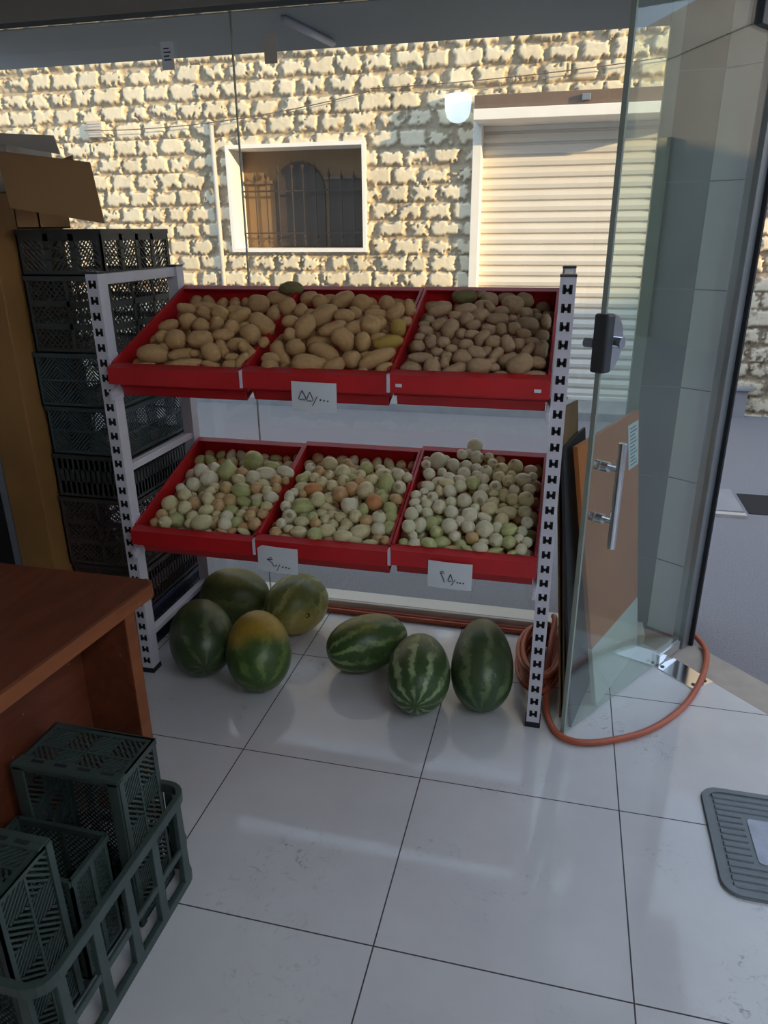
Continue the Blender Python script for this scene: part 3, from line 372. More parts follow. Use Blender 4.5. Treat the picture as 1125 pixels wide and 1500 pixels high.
REST = '''-1405 2213 591 20;-1356 2212 592 22;-1258 2212 593 22;-1160 2213 592 21;-1111 2213 590 19;-1062 2212 592 22;-1427 2258 604 19;-1378 2258 604 19;-1329 2258 604 19;-1280 2258 605 19;-1231 2257 607 21;-1182 2258 605 19;-1133 2258 604 18;-1084 2257 607 22;-1035 2257 606 21;-1405 2303 619 18;-1356 2303 619 18;-1307 2303 619 19;-1258 2302 620 20;-1209 2302 623 22;-1160 2301 623 22;-1111 2302 622 21;-1062 2302 620 19;-1427 2347 635 20;-1378 2347 635 20;-1329 2347 634 18;-1280 2347 637 21;-1231 2346 638 22;-1182 2346 637 21;-1133 2347 634 19;-1084 2347 636 21;-1035 2347 635 19;-1405 2391 652 21;-1356 2391 651 20;-1307 2391 653 22;-1258 2391 653 22;-1209 2392 649 19;-1160 2392 650 20;-1111 2391 653 22;-1062 2391 651 20;-1427 2436 666 20;-1378 2435 668 22;-1329 2435 668 22;-1280 2436 666 21;-1231 2435 668 23;-1182 2436 667 21;-1133 2436 665 19;-1084 2435 668 22;-1035 2436 666 20;-1405 2481 679 18;-1356 2480 684 23;-1307 2481 679 18;-1258 2480 682 21;-1209 2480 681 20;-1160 2480 683 22;-1111 2481 681 20;-1062 2481 680 19;-1378 2525 697 21;-1329 2525 696 20;-1280 2525 698 22;-1231 2525 695 19;-1182 2525 696 20;-1133 2525 695 19;-1084 2524 699 23;-1035 2524 698 22;-1405 2569 713 22;-1356 2569 712 21;-1307 2570 711 20;-1258 2570 710 19;-1209 2569 713 22;-1160 2570 712 20;-1111 2570 709 18;-1062 2570 710 19;-1013 2570 710 19;-1329 2615 725 19;-1280 2614 728 22;-1231 2614 726 20;-1182 2614 728 21;-1133 2614 728 22;-1084 2614 727 21;-1405 2659 741 20;-1209 2659 740 19;-1160 2659 741 20;-1062 2659 740 18;-928 2213 600 21;-879 2213 599 19;-830 2213 599 19;-781 2212 602 22;-732 2213 600 20;-683 2212 602 22;-634 2213 598 19;-585 2213 598 19;-950 2257 616 22;-901 2257 615 21;-852 2258 613 18;-803 2258 613 18;-754 2257 616 22;-705 2257 615 20;-656 2257 617 22;-607 2258 613 18;-558 2257 615 21;-928 2303 628 19;-879 2302 631 21;-830 2302 631 21;-781 2302 631 21;-732 2302 629 19;-683 2301 632 22;-634 2303 628 19;-585 2303 628 19;-536 2302 631 21;-950 2347 643 19;-901 2347 643 19;-852 2347 645 20;-803 2346 646 21;-754 2346 647 22;-705 2346 646 21;-656 2347 643 19;-607 2346 646 21;-558 2346 647 22;-928 2392 658 19;-879 2391 661 22;-830 2392 659 19;-781 2392 659 20;-732 2392 658 18;-683 2391 661 22;-634 2391 660 21;-585 2391 662 22;-950 2436 674 19;-901 2436 674 19;-852 2436 674 19;-803 2435 677 22;-754 2436 674 19;-705 2436 673 19;-656 2436 675 20;-607 2436 673 19;-558 2436 675 20;-928 2480 691 21;-879 2480 691 21;-830 2481 689 19;-781 2481 689 19;-732 2480 690 20;-683 2480 691 21;-634 2480 690 20;-585 2480 691 21;-950 2526 704 19;-901 2525 704 19;-852 2525 705 20;-803 2525 706 21;-754 2524 707 22;-705 2525 706 21;-656 2525 706 21;-607 2525 705 20;-558 2525 707 22;-928 2569 722 22;-879 2570 720 20;-830 2570 719 19;-781 2570 720 19;-732 2570 720 20;-683 2569 722 22;-634 2570 720 19;-585 2569 721 21;-536 2569 721 21;-950 2613 738 22;-901 2615 734 19;-852 2614 737 22;-803 2614 735 20;-754 2615 734 19;-705 2614 736 21;-656 2614 737 22;-607 2614 736 21;-558 2615 734 18;-879 2659 750 20;-732 2659 750 19;-452 2213 610 21;-403 2213 609 21;-304 2213 609 21;-255 2213 608 20;-206 2213 609 20;-108 2214 607 18;-474 2257 626 23;-425 2257 626 22;-376 2258 622 19;-327 2258 624 20;-278 2258 623 19;-228 2257 626 22;-179 2258 623 20;-130 2257 625 21;-81 2258 622 19;-452 2302 639 20;-403 2302 639 20;-353 2302 638 19;-304 2303 637 19;-255 2302 640 22;-206 2302 639 21;-157 2302 638 20;-108 2303 638 19;-474 2347 652 18;-425 2346 655 21;-376 2347 653 20;-327 2347 653 19;-278 2347 653 19;-228 2346 656 22;-179 2347 654 21;-130 2347 652 19;-81 2347 654 20;-452 2392 668 19;-403 2392 668 19;-353 2391 669 20;-304 2391 670 21;-255 2391 671 22;-206 2391 670 21;-157 2392 667 18;-108 2392 667 19;-474 2436 682 19;-425 2436 684 20;-376 2436 684 20;-327 2435 686 22;-278 2437 682 18;-228 2436 683 19;-179 2437 682 18;-130 2436 684 20;-81 2436 683 19;-452 2480 701 22;-403 2480 702 23;-353 2481 699 20;-304 2481 699 20;-255 2481 699 20;-206 2481 697 18;-157 2480 700 21;-108 2480 701 22;-474 2525 715 21;-425 2526 713 19;-376 2524 716 22;-327 2525 715 21;-278 2525 716 22;-228 2524 716 22;-179 2525 715 21;-130 2524 716 22;-81 2525 714 20;-452 2570 729 20;-403 2570 729 20;-353 2569 731 22;-304 2570 729 20;-255 2570 729 20;-206 2570 728 19;-157 2569 732 23;-108 2569 731 22;-474 2614 745 20;-425 2615 743 19;-376 2615 743 18;-327 2614 746 22;-278 2614 746 22;-228 2613 747 22;-179 2615 743 19;-130 2614 745 21;-81 2615 743 19;-452 2659 760 20;-403 2658 761 21;-353 2660 758 18;-304 2659 758 19;-255 2658 761 22;-206 2658 762 22;-157 2659 759 20;-108 2659 759 19'''
# ================================================================== SETTING
def poly_slab(name, poly, z0, z1, m, label):
    mb = MB(); mb.prism(poly, z0, z1); o = mb.build(name, m); return struct(o, label)
DG = Vector((.683,-.731)); DN = Vector((.731,.683))       # along / out of the angled shop entrance
e0 = Vector((.515,2.707)); e1 = e0 + DG*2.72
inner_poly = [(-2.7,-2.2),(2.45,-2.2),(2.45,e1.y),(e1.x,e1.y),(e0.x,e0.y),(.42,2.79),(-2.7,2.79)]
poly_slab('floor', inner_poly, -.08, 0, M['floor'], 'white polished square floor tiles of the shop with grey scuff marks')
mb = MB(); o0 = e0 + DN*.17; o1 = e1 + DN*.17
mb.prism([(e0.x,e0.y),(e1.x,e1.y),(o1.x,o1.y),(o0.x,o0.y),(.40,2.95),(.42,2.79)], -.08, -.001)
struct(mb.build('trim_1', M['threshold'], bevel=.004), 'beige stone threshold strip along the angled shop entrance')
mb = MB(); mb.box((-2.7,2.79,-.08),(.42,2.9,.045))
struct(mb.build('trim_2', M['marble'], bevel=.005), 'low white marble sill under the shop window')
mb = MB(); mb.box((-14,2.3,-.3),(22,7.8,-.05))
struct(mb.build('street', M['asphalt']), 'grey asphalt street outside the shop window')
mb = MB(); mb.box((2.6,-12,-.3),(4.6,2.31,-.05)); mb.box((1.0,-4,-.29),(2.61,2.31,-.055))
struct(mb.build('side_street', M['asphalt']), 'grey asphalt beside the shop corner')
mb = MB(); mb.box((-2.82,-2.2,-.08),(-2.7,2.95,2.75)); struct(mb.build('wall_left', M['inner_wall']), 'plain left shop wall')
mb = MB(); mb.box((-2.82,-2.32,-.08),(2.57,-2.2,2.75)); struct(mb.build('wall_back', M['inner_wall']), 'plain back shop wall behind the camera')
mb = MB(); mb.box((2.45,-2.2,-.08),(2.57,-1.7,2.75)); mb.box((2.45,.50,-.08),(2.57,.62,2.75)); struct(mb.build('wall_right', M['inner_wall']), 'right shop front beside the camera, open to the side street')
top = e1 + DN*.17
roof_poly = [(-2.9,-2.4),(2.6,-2.4),(2.6,e1.y-.05),(e1.x+.1,e1.y+.1),(o0.x-.02,o0.y+.02),(.42,2.98),(-2.9,2.98)]
poly_slab('ceiling', roof_poly, 2.72, 2.80, M['ceiling'], 'dull grey shop ceiling')
poly_slab('roof', [(-9,-6)]+[(2.6,-6)]+roof_poly[2:6]+[(-9,2.98)], 2.82, 3.45, M['grey_plaster'], 'upper storey mass of the shop building')
mb = MB(); mb.box((-2.7,2.42,2.335),(.55,2.74,2.72)); struct(mb.build('trim_3', M['ceiling'], bevel=.006), 'dark boxed housing along the top of the shop window')
mb = MB(); mb.box((-9,2.955,2.37),(.95,3.60,2.43)); mb.box((-9,2.955,2.43),(.72,3.08,2.82))
struct(mb.build('trim_4', M['beam'], bevel=.006), 'blue grey painted canopy soffit above the shop window')
# small header over the angled entrance
mb = MB(); Mh = Matrix(((DG.x,DN.x,0,o0.x),(DG.y,DN.y,0,o0.y),(0,0,1,0),(0,0,0,1)))
mb.obox(Mh,(-.12,-.16,2.30),(2.6,-.03,2.72)); struct(mb.build('trim_5', M['beam']), 'grey header above the angled entrance')
# diagonal stay on the outer beam
mb = MB(); mb.tube([(-1.13,3.05,2.36),(-1.06,3.45,2.355)], .014, 10)
tag(mb.build('stay_rod', M['white_paint'], smooth=True), 'short pale diagonal rod under the canopy above the shop window', 'rod')

# ---- shop window
win = thing('window_1', 'tall frameless shop window of two clear panes', 'window', (0,2.8,0)); win['kind'] = 'structure'
mb = MB(); mb.box((-2.7,0,.045),(-1.2395,.010,2.335)); mb.build('pane', M['glass'], win)
mb = MB(); mb.box((-1.2355,0,.045),(.245,.010,2.335)); mb.build('pane', M['glass'], win)
mb = MB(); mb.box((-1.2392,-.001,.045),(-1.2358,.011,2.335)); mb.build('joint', M['glass_edge'], win)
mb = MB(); mb.box((.245,-.012,.045),(.285,.03,2.335)); mb.build('end_trim', M['glass_edge'], win)

# ---- corner column
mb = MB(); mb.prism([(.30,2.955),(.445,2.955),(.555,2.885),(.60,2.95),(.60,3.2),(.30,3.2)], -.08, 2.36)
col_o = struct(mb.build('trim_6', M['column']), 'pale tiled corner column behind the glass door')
mb = MB(); mb.prism([(.447,2.9525),(.5545,2.884),(.5555,2.886),(.448,2.9545)], .0, 2.3); mb.build('lit_face', M['column_lit'], col_o)  # lit face of the column as a paler slab
mb = MB()
for z in (.32,.68,1.04,1.40,1.76,2.1):
    mb.prism([(.2985,2.9535),(.4465,2.9500),(.5555,2.8815),(.6015,2.95),(.6015,3.2015),(.2985,3.2015)], z, z+.004)
mb.build('tile_joint', M['grey_metal'], col_o)

# ---- glass door, standing open into the shop
D0 = Vector((.10,2.11,0)); dz = math.atan2(.8311,.5562)
door = thing('door_1', 'frameless greenish glass door standing open into the shop', 'door', D0, dz); door['kind'] = 'structure'
mb = MB(); mb.box((0,-.005,.012),(.80,.005,2.24)); mb.build('pane', M['door_glass'], door)
mb = MB(); mb.box((-.007,-.0075,.012),(.001,.0075,2.24)); mb.build('edge', M['glass_edge'], door)
mb = MB(); mb.box((.63,-.012,.006),(.80,.012,.05)); mb.build('patch_fitting', M['chrome'], door, bevel=.003)
mb = MB(); mb.box((.66,-.018,2.16),(.80,.018,2.25)); mb.build('top_fitting', M['lock_grey'], door, bevel=.003)
mb = MB()       # pull handle on the entrance side, stand offs through the glass
hy = -.062
hp = mb
hp.tube([(.065,hy,.70),(.065,hy,1.032)], .0125, 16)
h = mb.build('handle', M['chrome'], door, smooth=False, bevel=.001)
mb = MB()
for z in (.785,.95):
    mb.tube([(.065,hy,z),(.065,-.02,z)], .008, 12); mb.tube([(.065,-.026,z),(.065,-.004,z)], .015, 14)
mb.build('stand_off', M['chrome'], h)
mb = MB()
for z in (.785,.95): mb.tube([(.065,.005,z),(.065,.02,z)], .015, 14)
mb.build('end_cap', M['chrome'], h)
mb = MB(); mb.box((-.012,-.02,1.235),(.028,.024,1.395)); lk = mb.build('lock', M['lock_grey'], door, bevel=.006)
mb = MB()
arc = [(0.028+.062*math.cos(a)*1.0, 1.315+.08*math.sin(a)) for a in np.linspace(-math.pi/2,math.pi/2,15)]
Mx = Matrix(((1,0,0,0),(0,0,-1,0),(0,1,0,0),(0,0,0,1)))
mb.prism(arc, -.012, .012, Mx); mb.build('lock_plate', M['chrome'], lk, bevel=.002)
mb = MB(); mb.tube([(.05,-.012,1.315),(.05,-.034,1.315)], .016, 16); mb.build('key_cylinder', M['chrome'], lk)
mb = MB(); mb.tube([(-.004,.024,1.315),(-.004,.05,1.315)], .013, 14); mb.build('thumb_turn', M['grey_metal'], lk)
# jamb with black seal, on the street side of the pivot
mb = MB(); mb.box((.815,-.016,0),(.872,.03,2.30)); jb = mb.build('jamb', M['alu'], door, bevel=.002)
mb = MB(); mb.box((.872,-.03,0),(.886,.012,2.30)); mb.build('seal', M['rubber'], jb)
# floor pivot cover
pv = thing('pivot_plate', 'shiny steel floor pivot plate at the foot of the glass door', 'plate', (0,0,0))
mb = MB(); mb.prism([(.447,2.623),(.572,2.493),(.652,2.561),(.527,2.70)], .0005, .004); mb.build('cover', M['chrome'], pv)
mb = MB()
for q in ((.475,2.625),(.575,2.525),(.62,2.56)): mb.lathe([(.008,.004),(.008,.006),(.004,.0065)], 12, Matrix.Translation((q[0],q[1],0)))
mb.build('screw', M['lock_grey'], pv)

# ---- opposite wall, real relief
WY = 7.4
WX0,WX1,WZ0,WZ1 = -6.6,4.2,-.06,4.0
WIN = (-3.37,-1.985,1.44,2.385); SH = (-.905,1.15,-.06,2.56)
def vnoise(nx, nz, step, rng):
    gx = int(nx/step)+3; gz = int(nz/step)+3
    g = rng.random((gz,gx)); X = np.arange(nx)/step; Z = np.arange(nz)/step
    xi = X.astype(int); zi = Z.astype(int); fx = X-xi; fz = Z-zi
    fx = fx*fx*(3-2*fx); fz = (fz*fz*(3-2*fz))[:,None]
    a = g[zi][:,xi]; b = g[zi][:,xi+1]; c = g[zi+1][:,xi]; d = g[zi+1][:,xi+1]
    return (a*(1-fx)+b*fx)*(1-fz)+(c*(1-fx)+d*fx)*fz
def rock_wall():
    rng = np.random.default_rng(4)
    st = .0125; nx = int((WX1-WX0)/st)+1; nz = int((WZ1-WZ0)/st)+1
    x = WX0+np.arange(nx)*st; z = WZ0+np.arange(nz)*st
    X,Z = np.meshgrid(x,z)
    hc = .157; L = .272
    row = np.floor((Z+.02)/hc).astype(int); wz = (Z+.02)-row*hc
    off = rng.random(60)*.12 + (np.arange(60)%2)*L*.5
    u = X+off[np.clip(row,0,59)]+20; col = np.floor(u/L).astype(int)
    jit = rng.random((60,400))*.05
    r_ = np.clip(row,0,59); c_ = np.clip(col,0,398)
    a = col*L+jit[r_,c_]; b = (col+1)*L+jit[r_,c_+1]
    before = u < a
    c2 = np.where(before,c_-1,c_); a2 = np.where(before,c2*L+jit[r_,c2],a); b2 = np.where(before,a,b)
    dx = np.minimum(u-a2,b2-u); dzv = np.minimum(wz,hc-wz)
    n1 = vnoise(nx,nz,3.4,rng); n2 = vnoise(nx,nz,1.6,rng); n3 = vnoise(nx,nz,9,rng)
    rough = rng.random((60,400))[r_,c2]
    chip = (.42*n1+.33*n2+.25*n3)
    d = np.minimum(dx*.9,dzv*1.15)
    ed = d-.002-(.030+.055*rough)*np.clip(chip-.34,0,1)*2.4
    t = np.clip(ed/.006,0,1)
    amp = .036+.016*rng.random((60,400))[r_,c2]
    tilt = (rng.random((60,400))[r_,c2]-.5)*.08*(u-(a2+b2)/2)
    slope = np.clip(d/.05,0,1)
    h = t*(amp+tilt)+.003*n2*slope+.020*(n2)*(1-t)*np.clip(d/.02,0,1)
    jt = 1-t
    V = np.stack([X,WY-h,Z],-1).reshape(-1,3)
    i = np.arange(nx-1)[None,:]+np.arange(nz-1)[:,None]*nx
    q = np.stack([i,i+1,i+1+nx,i+nx],-1).reshape(-1,4)
    cx = (X[:-1,:-1]+st/2).ravel(); cz = (Z[:-1,:-1]+st/2).ravel()
    hole = np.zeros(len(q),bool)
    for (p0,p1,r0,r1) in (WIN,SH): hole |= (cx>p0)&(cx<p1)&(cz>r0)&(cz<r1)
    q = q[~hole]
    me = bpy.data.meshes.new('wall_opposite')
    me.vertices.add(len(V)); me.vertices.foreach_set('co',V.ravel().astype(np.float32))
    me.loops.add(q.size); me.loops.foreach_set('vertex_index',q.ravel().astype(np.int32))
    me.polygons.add(len(q)); me.polygons.foreach_set('loop_start',(np.arange(len(q))*4).astype(np.int32))
    me.polygons.foreach_set('use_smooth',np.ones(len(q),bool))
    me.update(calc_edges=True); me.validate()
    at = me.attributes.new('joint','FLOAT','POINT'); at.data.foreach_set('value',jt.ravel().astype(np.float32))
    me.materials.append(M['rock'])
    return struct(link('wall_opposite',me), 'sunlit rough faced cream block wall across the street')
rock_wall()
mb = MB()
x0,x1,z0,z1 = WIN
mb.box((-14,WY+.3,-.3),(22,WY+.5,4.6)); mb.box((-14,WY-.02,4.0),(22,WY+.3,4.6))
mb.box((-14,WY,-.3),(WX0,WY+.3,4.0)); mb.box((WX1,WY,-.3),(22,WY+.3,4.0))
struct(mb.build('wall_far', M['grey_plaster']), 'plain backing and upper part of the building across the street')
# plinth and low pier at the right of the shutter
mb = MB(); mb.box((1.24,WY-.10,-.06),(1.70,WY+.0,.20)); mb.box((1.22,WY-.13,.20),(1.74,WY,.235))
struct(mb.build('trim_7', M['conc'], bevel=.006), 'grey cement plinth with a pale ledge at the foot of the block wall')
mb = MB(); mb.box((-9,WY-.55,-.06),(1.1,WY,.03)); struct(mb.build('pavement', M['conc'], bevel=.01), 'narrow raised grey pavement below the roller shutter')
# gutter slab in the street
mb = MB(); mb.box((-.6,4.62,-.06),(1.17,5.05,-.035)); struct(mb.build('gutter_slab', M['conc'], bevel=.006), 'flat concrete gutter slab set in the street')
mb = MB(); mb.box((-.6,4.53,-.06),(1.17,4.58,-.03)); struct(mb.build('gutter_edge', M['white_card']), 'pale edge strip beside the gutter slab')
mb = MB(); mb.box((1.2,4.62,-.06),(1.9,5.0,-.046)); struct(mb.build('gutter_hole', M['dark']), 'dark open gutter beyond the concrete slab')

# ---- white framed window across the street, its reflection built as solid parts
bw = thing('reflecting_window', 'white framed window in the sunlit block wall, its reflected gate built as bars', 'window', ((x0+x1)/2,WY,z0))
W2 = (x1-x0)/2; H2 = z1-z0
def inwin(name, m, boxes, bevel=0, parent=bw):
    mb = MB()
    for a,b in boxes: mb.box(a,b)
    return mb.build(name, m, parent, bevel=bevel)
inwin('frame', M['white_frame'], [((-W2-.02,-.075,-.02),(-W2+.014,.29,H2+.02)),((W2-.014,-.075,-.02),(W2+.02,.29,H2+.02)),((-W2+.014,-.075,H2-.014),(W2-.014,.29,H2+.02)),((-W2+.014,-.075,-.02),(W2-.014,.29,.016))])
back = inwin('reflected_wall', M['tan_wall'], [((-W2,.262,0),(W2,.292,H2))])
mb = MB()
arch = [(-.34,.03),(.20,.03)] + [(-.07+.27*math.cos(a), .56+.27*math.sin(a)) for a in np.linspace(0,math.pi,17)]
Mw = Matrix(((1,0,0,0),(0,0,-1,.262),(0,1,0,0),(0,0,0,1)))
mb.prism(arch, 0, .02, Mw); mb.build('reflected_arch', M['dark_glass'], bw)
inwin('side_panel', M['dark_glass'], [((.24,.235,.03),(.64,.262,.66))])
inwin('ledge', M['brown_metal'], [((-.66,.225,.63),(-.36,.262,.66)),((.20,.225,.66),(.66,.262,.69))])
barx = (-.52,-.40,-.27,-.12,.0,.13,.27,.40,.53)  # bars of the reflected gate
for bx_ in barx:
    mb = MB(); Hh = .60+.12*math.exp(-((bx_+.07)/.3)**2)
    mb.tube([(bx_,.17,.03),(bx_,.17,.03+Hh)], .0065, 8)
    mb.lathe([(.0065,0),(.016,.02),(.02,.035),(.008,.06),(.001,.10)], 8, Matrix.Translation((bx_,.17,.03+Hh)))
    for z in (.06,.11): mb.lathe([(.006,0),(.017,.012),(.006,.03)], 8, Matrix.Translation((bx_,.17,z)))
    mb.build('bar', M['iron'], bw)
inwin('rail', M['iron'], [((-W2+.035,.162,.15),(W2-.035,.178,.165)),((-W2+.035,.162,.55),(W2-.035,.178,.565))])

# ---- roller shutter
rs = thing('roller_shutter', 'closed cream metal roller shutter with brown top box across the street', 'shutter', (0,WY,-.05))
x0,x1,z0,z1 = SH
mb = MB(); n = 26; pit = 2.50/n
prof = []
for i in range(n):
    zz = .09+i*pit
    prof += [(.006,zz+.003),(-.020,zz+.010),(-.027,zz+pit*.45),(-.016,zz+pit*.80),(.006,zz+pit*.93)]
vs = []; fs = []
for (yy,zz) in prof: vs += [(x0,.09+yy,zz),(x1,.09+yy,zz)]
for i in range(len(prof)-1): fs.append((2*i,2*i+1,2*i+3,2*i+2))
mb.add(vs,fs); mb.build('slat_curtain', M['shutter'], rs, recalc=False)
mb = MB(); mb.box((x0,.06,.03),(x1,.10,.10)); bb = mb.build('bottom_bar', M['white_frame'], rs, bevel=.004)
mb = MB(); mb.box((.02,.055,.045),(.08,.061,.09)); mb.build('label_plate', M['py'], bb)
for xx in (x0,x1):
    mb = MB(); mb.box((xx-.045,-.085,.03),(xx+.035,.10,2.78)); mb.build('guide_rail', M['white_frame'], rs, bevel=.004)
mb = MB(); mb.box((x0-.01,-.38,2.545),(x1,.15,2.63)); mb.build('box_lip', M['white_frame'], rs, bevel=.004)
mb = MB(); mb.box((x0-.01,-.34,2.63),(x1,.15,2.74)); hx = mb.build('top_box', M['brown_metal'], rs, bevel=.006)
mb = MB(); mb.box((-.02,-.38,2.66),(.05,-.34,2.71)); mb.build('latch', M['grey_metal'], hx, bevel=.004)

# ---- glow added at the wall in place of a reflection in the glass
t = NT('reflection_glow'); t.b.inputs['Base Color'].default_value = (.9,.95,1,1)
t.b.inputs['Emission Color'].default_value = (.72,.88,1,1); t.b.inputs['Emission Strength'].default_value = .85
M['added_light'] = t.mat
wl = thing('reflected_glow', 'rounded bluish white glow added for a reflection in the glass, beside the shutter box', 'added_light', (-1.085,WY-.14,2.54))
mb = MB(); mb.lathe([(.005,-.035),(.06,-.022),(.095,.01),(.112,.06),(.118,.12),(.118,.185),(.11,.19)], 28); mb.build('glow_body', M['added_light'], wl, smooth=True)
mb = MB(); mb.box((-.03,.0,.188),(.03,.15,.21)); mb.build('bracket', M['grey_metal'], wl)  # holds the added glow to the wall

# ---- pipe, cables, vent on the wall
mb = MB(); mb.tube([(-3.52,WY-.06,-.02),(-3.52,WY-.06,2.62)], .022, 12)
tag(mb.build('wall_pipe', M['white_card'], smooth=True), 'thin pale vertical pipe left of the white framed window', 'pipe')
def cable(p,q,sag,lab):
    P = [Vector(p).lerp(Vector(q),k/16)-Vector((0,0,sag*4*(k/16)*(1-k/16))) for k in range(17)]
    mb = MB(); mb.tube(P,.0045,6); tag(mb.build('overhead_cable', M['brown_metal']), lab, 'cable')
cable((-1.9,WY-.10,2.82),(1.2,WY-.10,2.99),.04,'thin dark cable rising to the right above the shutter')
cable((-4.9,WY-.10,2.58),(-1.9,WY-.10,2.80),.08,'thin dark cable sagging across the wall above the white framed window')
mb = MB(); mb.box((-4.86,WY-.10,2.52),(-4.70,WY-.02,2.66))
for k in range(5): mb.box((-4.85,WY-.106,2.54+.024*k),(-4.71,WY-.098,2.548+.024*k))
tag(mb.build('vent_cover', M['white_card']), 'small slatted pale vent on the far left of the block wall', 'vent')

# ---- unseen buildings added on the right (block the low sun, show in the door glass)
nb = MB(); nb.box((4.6,-7,-.3),(24,2.2,3.95)); nbo = struct(nb.build('sun_block_building', M['neighbour']), 'pale building added out of view to block low sun, across the side street')
fb = MB(); fb.box((23.5,-9,-.3),(44,2.2,5.75)); struct(fb.build('sun_block_building', M['neighbour']), 'taller pale building added out of view to cast a shadow further along the street')
fb = MB()
for q in ((9.6,10.0,-.05,2.9),(11.3,11.5,-.05,3.9),(12.6,13.6,2.9,3.8),(14.6,14.85,-.05,3.9)): fb.box((q[0],WY-.12,q[2]),(q[1],WY-.02,q[3]))
struct(fb.build('facade_strip', M['brown_metal']), 'dark posts and panels on the facade further along the street')
mb = MB()
for k in range(3):
    mb.box((4.58,-3.2+1.9*k,.9),(4.6,-2.2+1.9*k,2.3))
mb.build('shutter_panel', M['dark_panel'], nbo)

# ================================================================== RACK
RX0,RX1 = -1.505,.019; FY,BY = 2.137,2.645
PW = .044
rack = thing('display_rack', 'white slotted metal rack holding six red produce trays', 'rack', ((RX0+RX1)/2,(FY+BY)/2,0))
rl = rack.location
def rb(name, m, fn, parent=None, bevel=.002):
    mb = MB(); fn(mb); o = mb.build(name, m, parent or rack, bevel=bevel)
    o.data.transform(Matrix.Translation(-rl)); return o
def hslot(mb, cx, y, cz, s=1.0):
    # slanted "H" shaped slot as on gondola uprights: two bars, notched bridge
    w = .009*s; h = .0125*s; g = .0088*s
    for sx in (-1,1):
        x = cx+sx*g; mb.box((x-w/2,y,cz-h),(x+w/2,y+.0012,cz+h),1)
    mb.hexa([(cx-g,y,cz-h*.85),(cx,y,cz-h*.5),(cx,y+.0012,cz-h*.5),(cx-g,y+.0012,cz-h*.85),(cx-g,y,cz+h*.7),(cx,y,cz+h*.1),(cx,y+.0012,cz+h*.1),(cx-g,y+.0012,cz+h*.7)],1)
    mb.hexa([(cx,y,cz-h*.5),(cx+g,y,cz-h*.85),(cx+g,y+.0012,cz-h*.85),(cx,y+.0012,cz-h*.5),(cx,y,cz+h*.1),(cx+g,y,cz+h*.7),(cx+g,y+.0012,cz+h*.7),(cx,y+.0012,cz+h*.1)],1)
for px in (RX0,RX1-PW):
    for py,fr in ((FY,1),(BY,0)):
        def post(mb,px=px,py=py,fr=fr):
            mb.box((px,py,.02),(px+PW,py+.05,1.487))
            for k in range(29 if fr else 0): hslot(mb,px+PW/2,py-.001,.055+.05*k)
        p = rb('post', [M['white_paint'],M['dark']], post, bevel=0)
        rb('top_cap', M['lock_grey'], lambda mb: mb.box((px-.001,py-.001,1.487),(px+PW+.001,py+.051,1.494)), p)
        p.children[-1].location = (0,0,0)
        f = rb('foot', M['rubber'], lambda mb: mb.box((px-.004,py-.004,0),(px+PW+.004,py+.054,.02)), p)
    for z0_,z1_ in ((1.452,1.485),(.812,.838),(.140,.163)):
        rb('side_bar', M['white_paint'], lambda mb: mb.box((px+.008,FY+.05,z0_),(px+PW-.008,BY,z1_)))
for z in (1.085,.505):      # tray arms at the uprights
    for sx,px in ((1,RX0+PW),(-1,RX1-PW)):
        xx = (px,px+.012*sx)
        def arm(mb,xx=xx,z=z):
            a,b = min(xx),max(xx)
            mb.hexa([(a,FY-.028,z),(b,FY-.028,z),(b,BY,z+.18),(a,BY,z+.18),(a,FY-.028,z+.03),(b,FY-.028,z+.03),(b,BY,z+.22),(a,BY,z+.22)])
        rb('tray_arm', M['white_paint'], arm)
def plates(mb):
    for z in (1.08,.50): mb.box((RX0+PW-.006,FY-.006,z),(RX0+PW+.004,FY+.05,z+.155))
rb('bracket', M['white_paint'], plates)

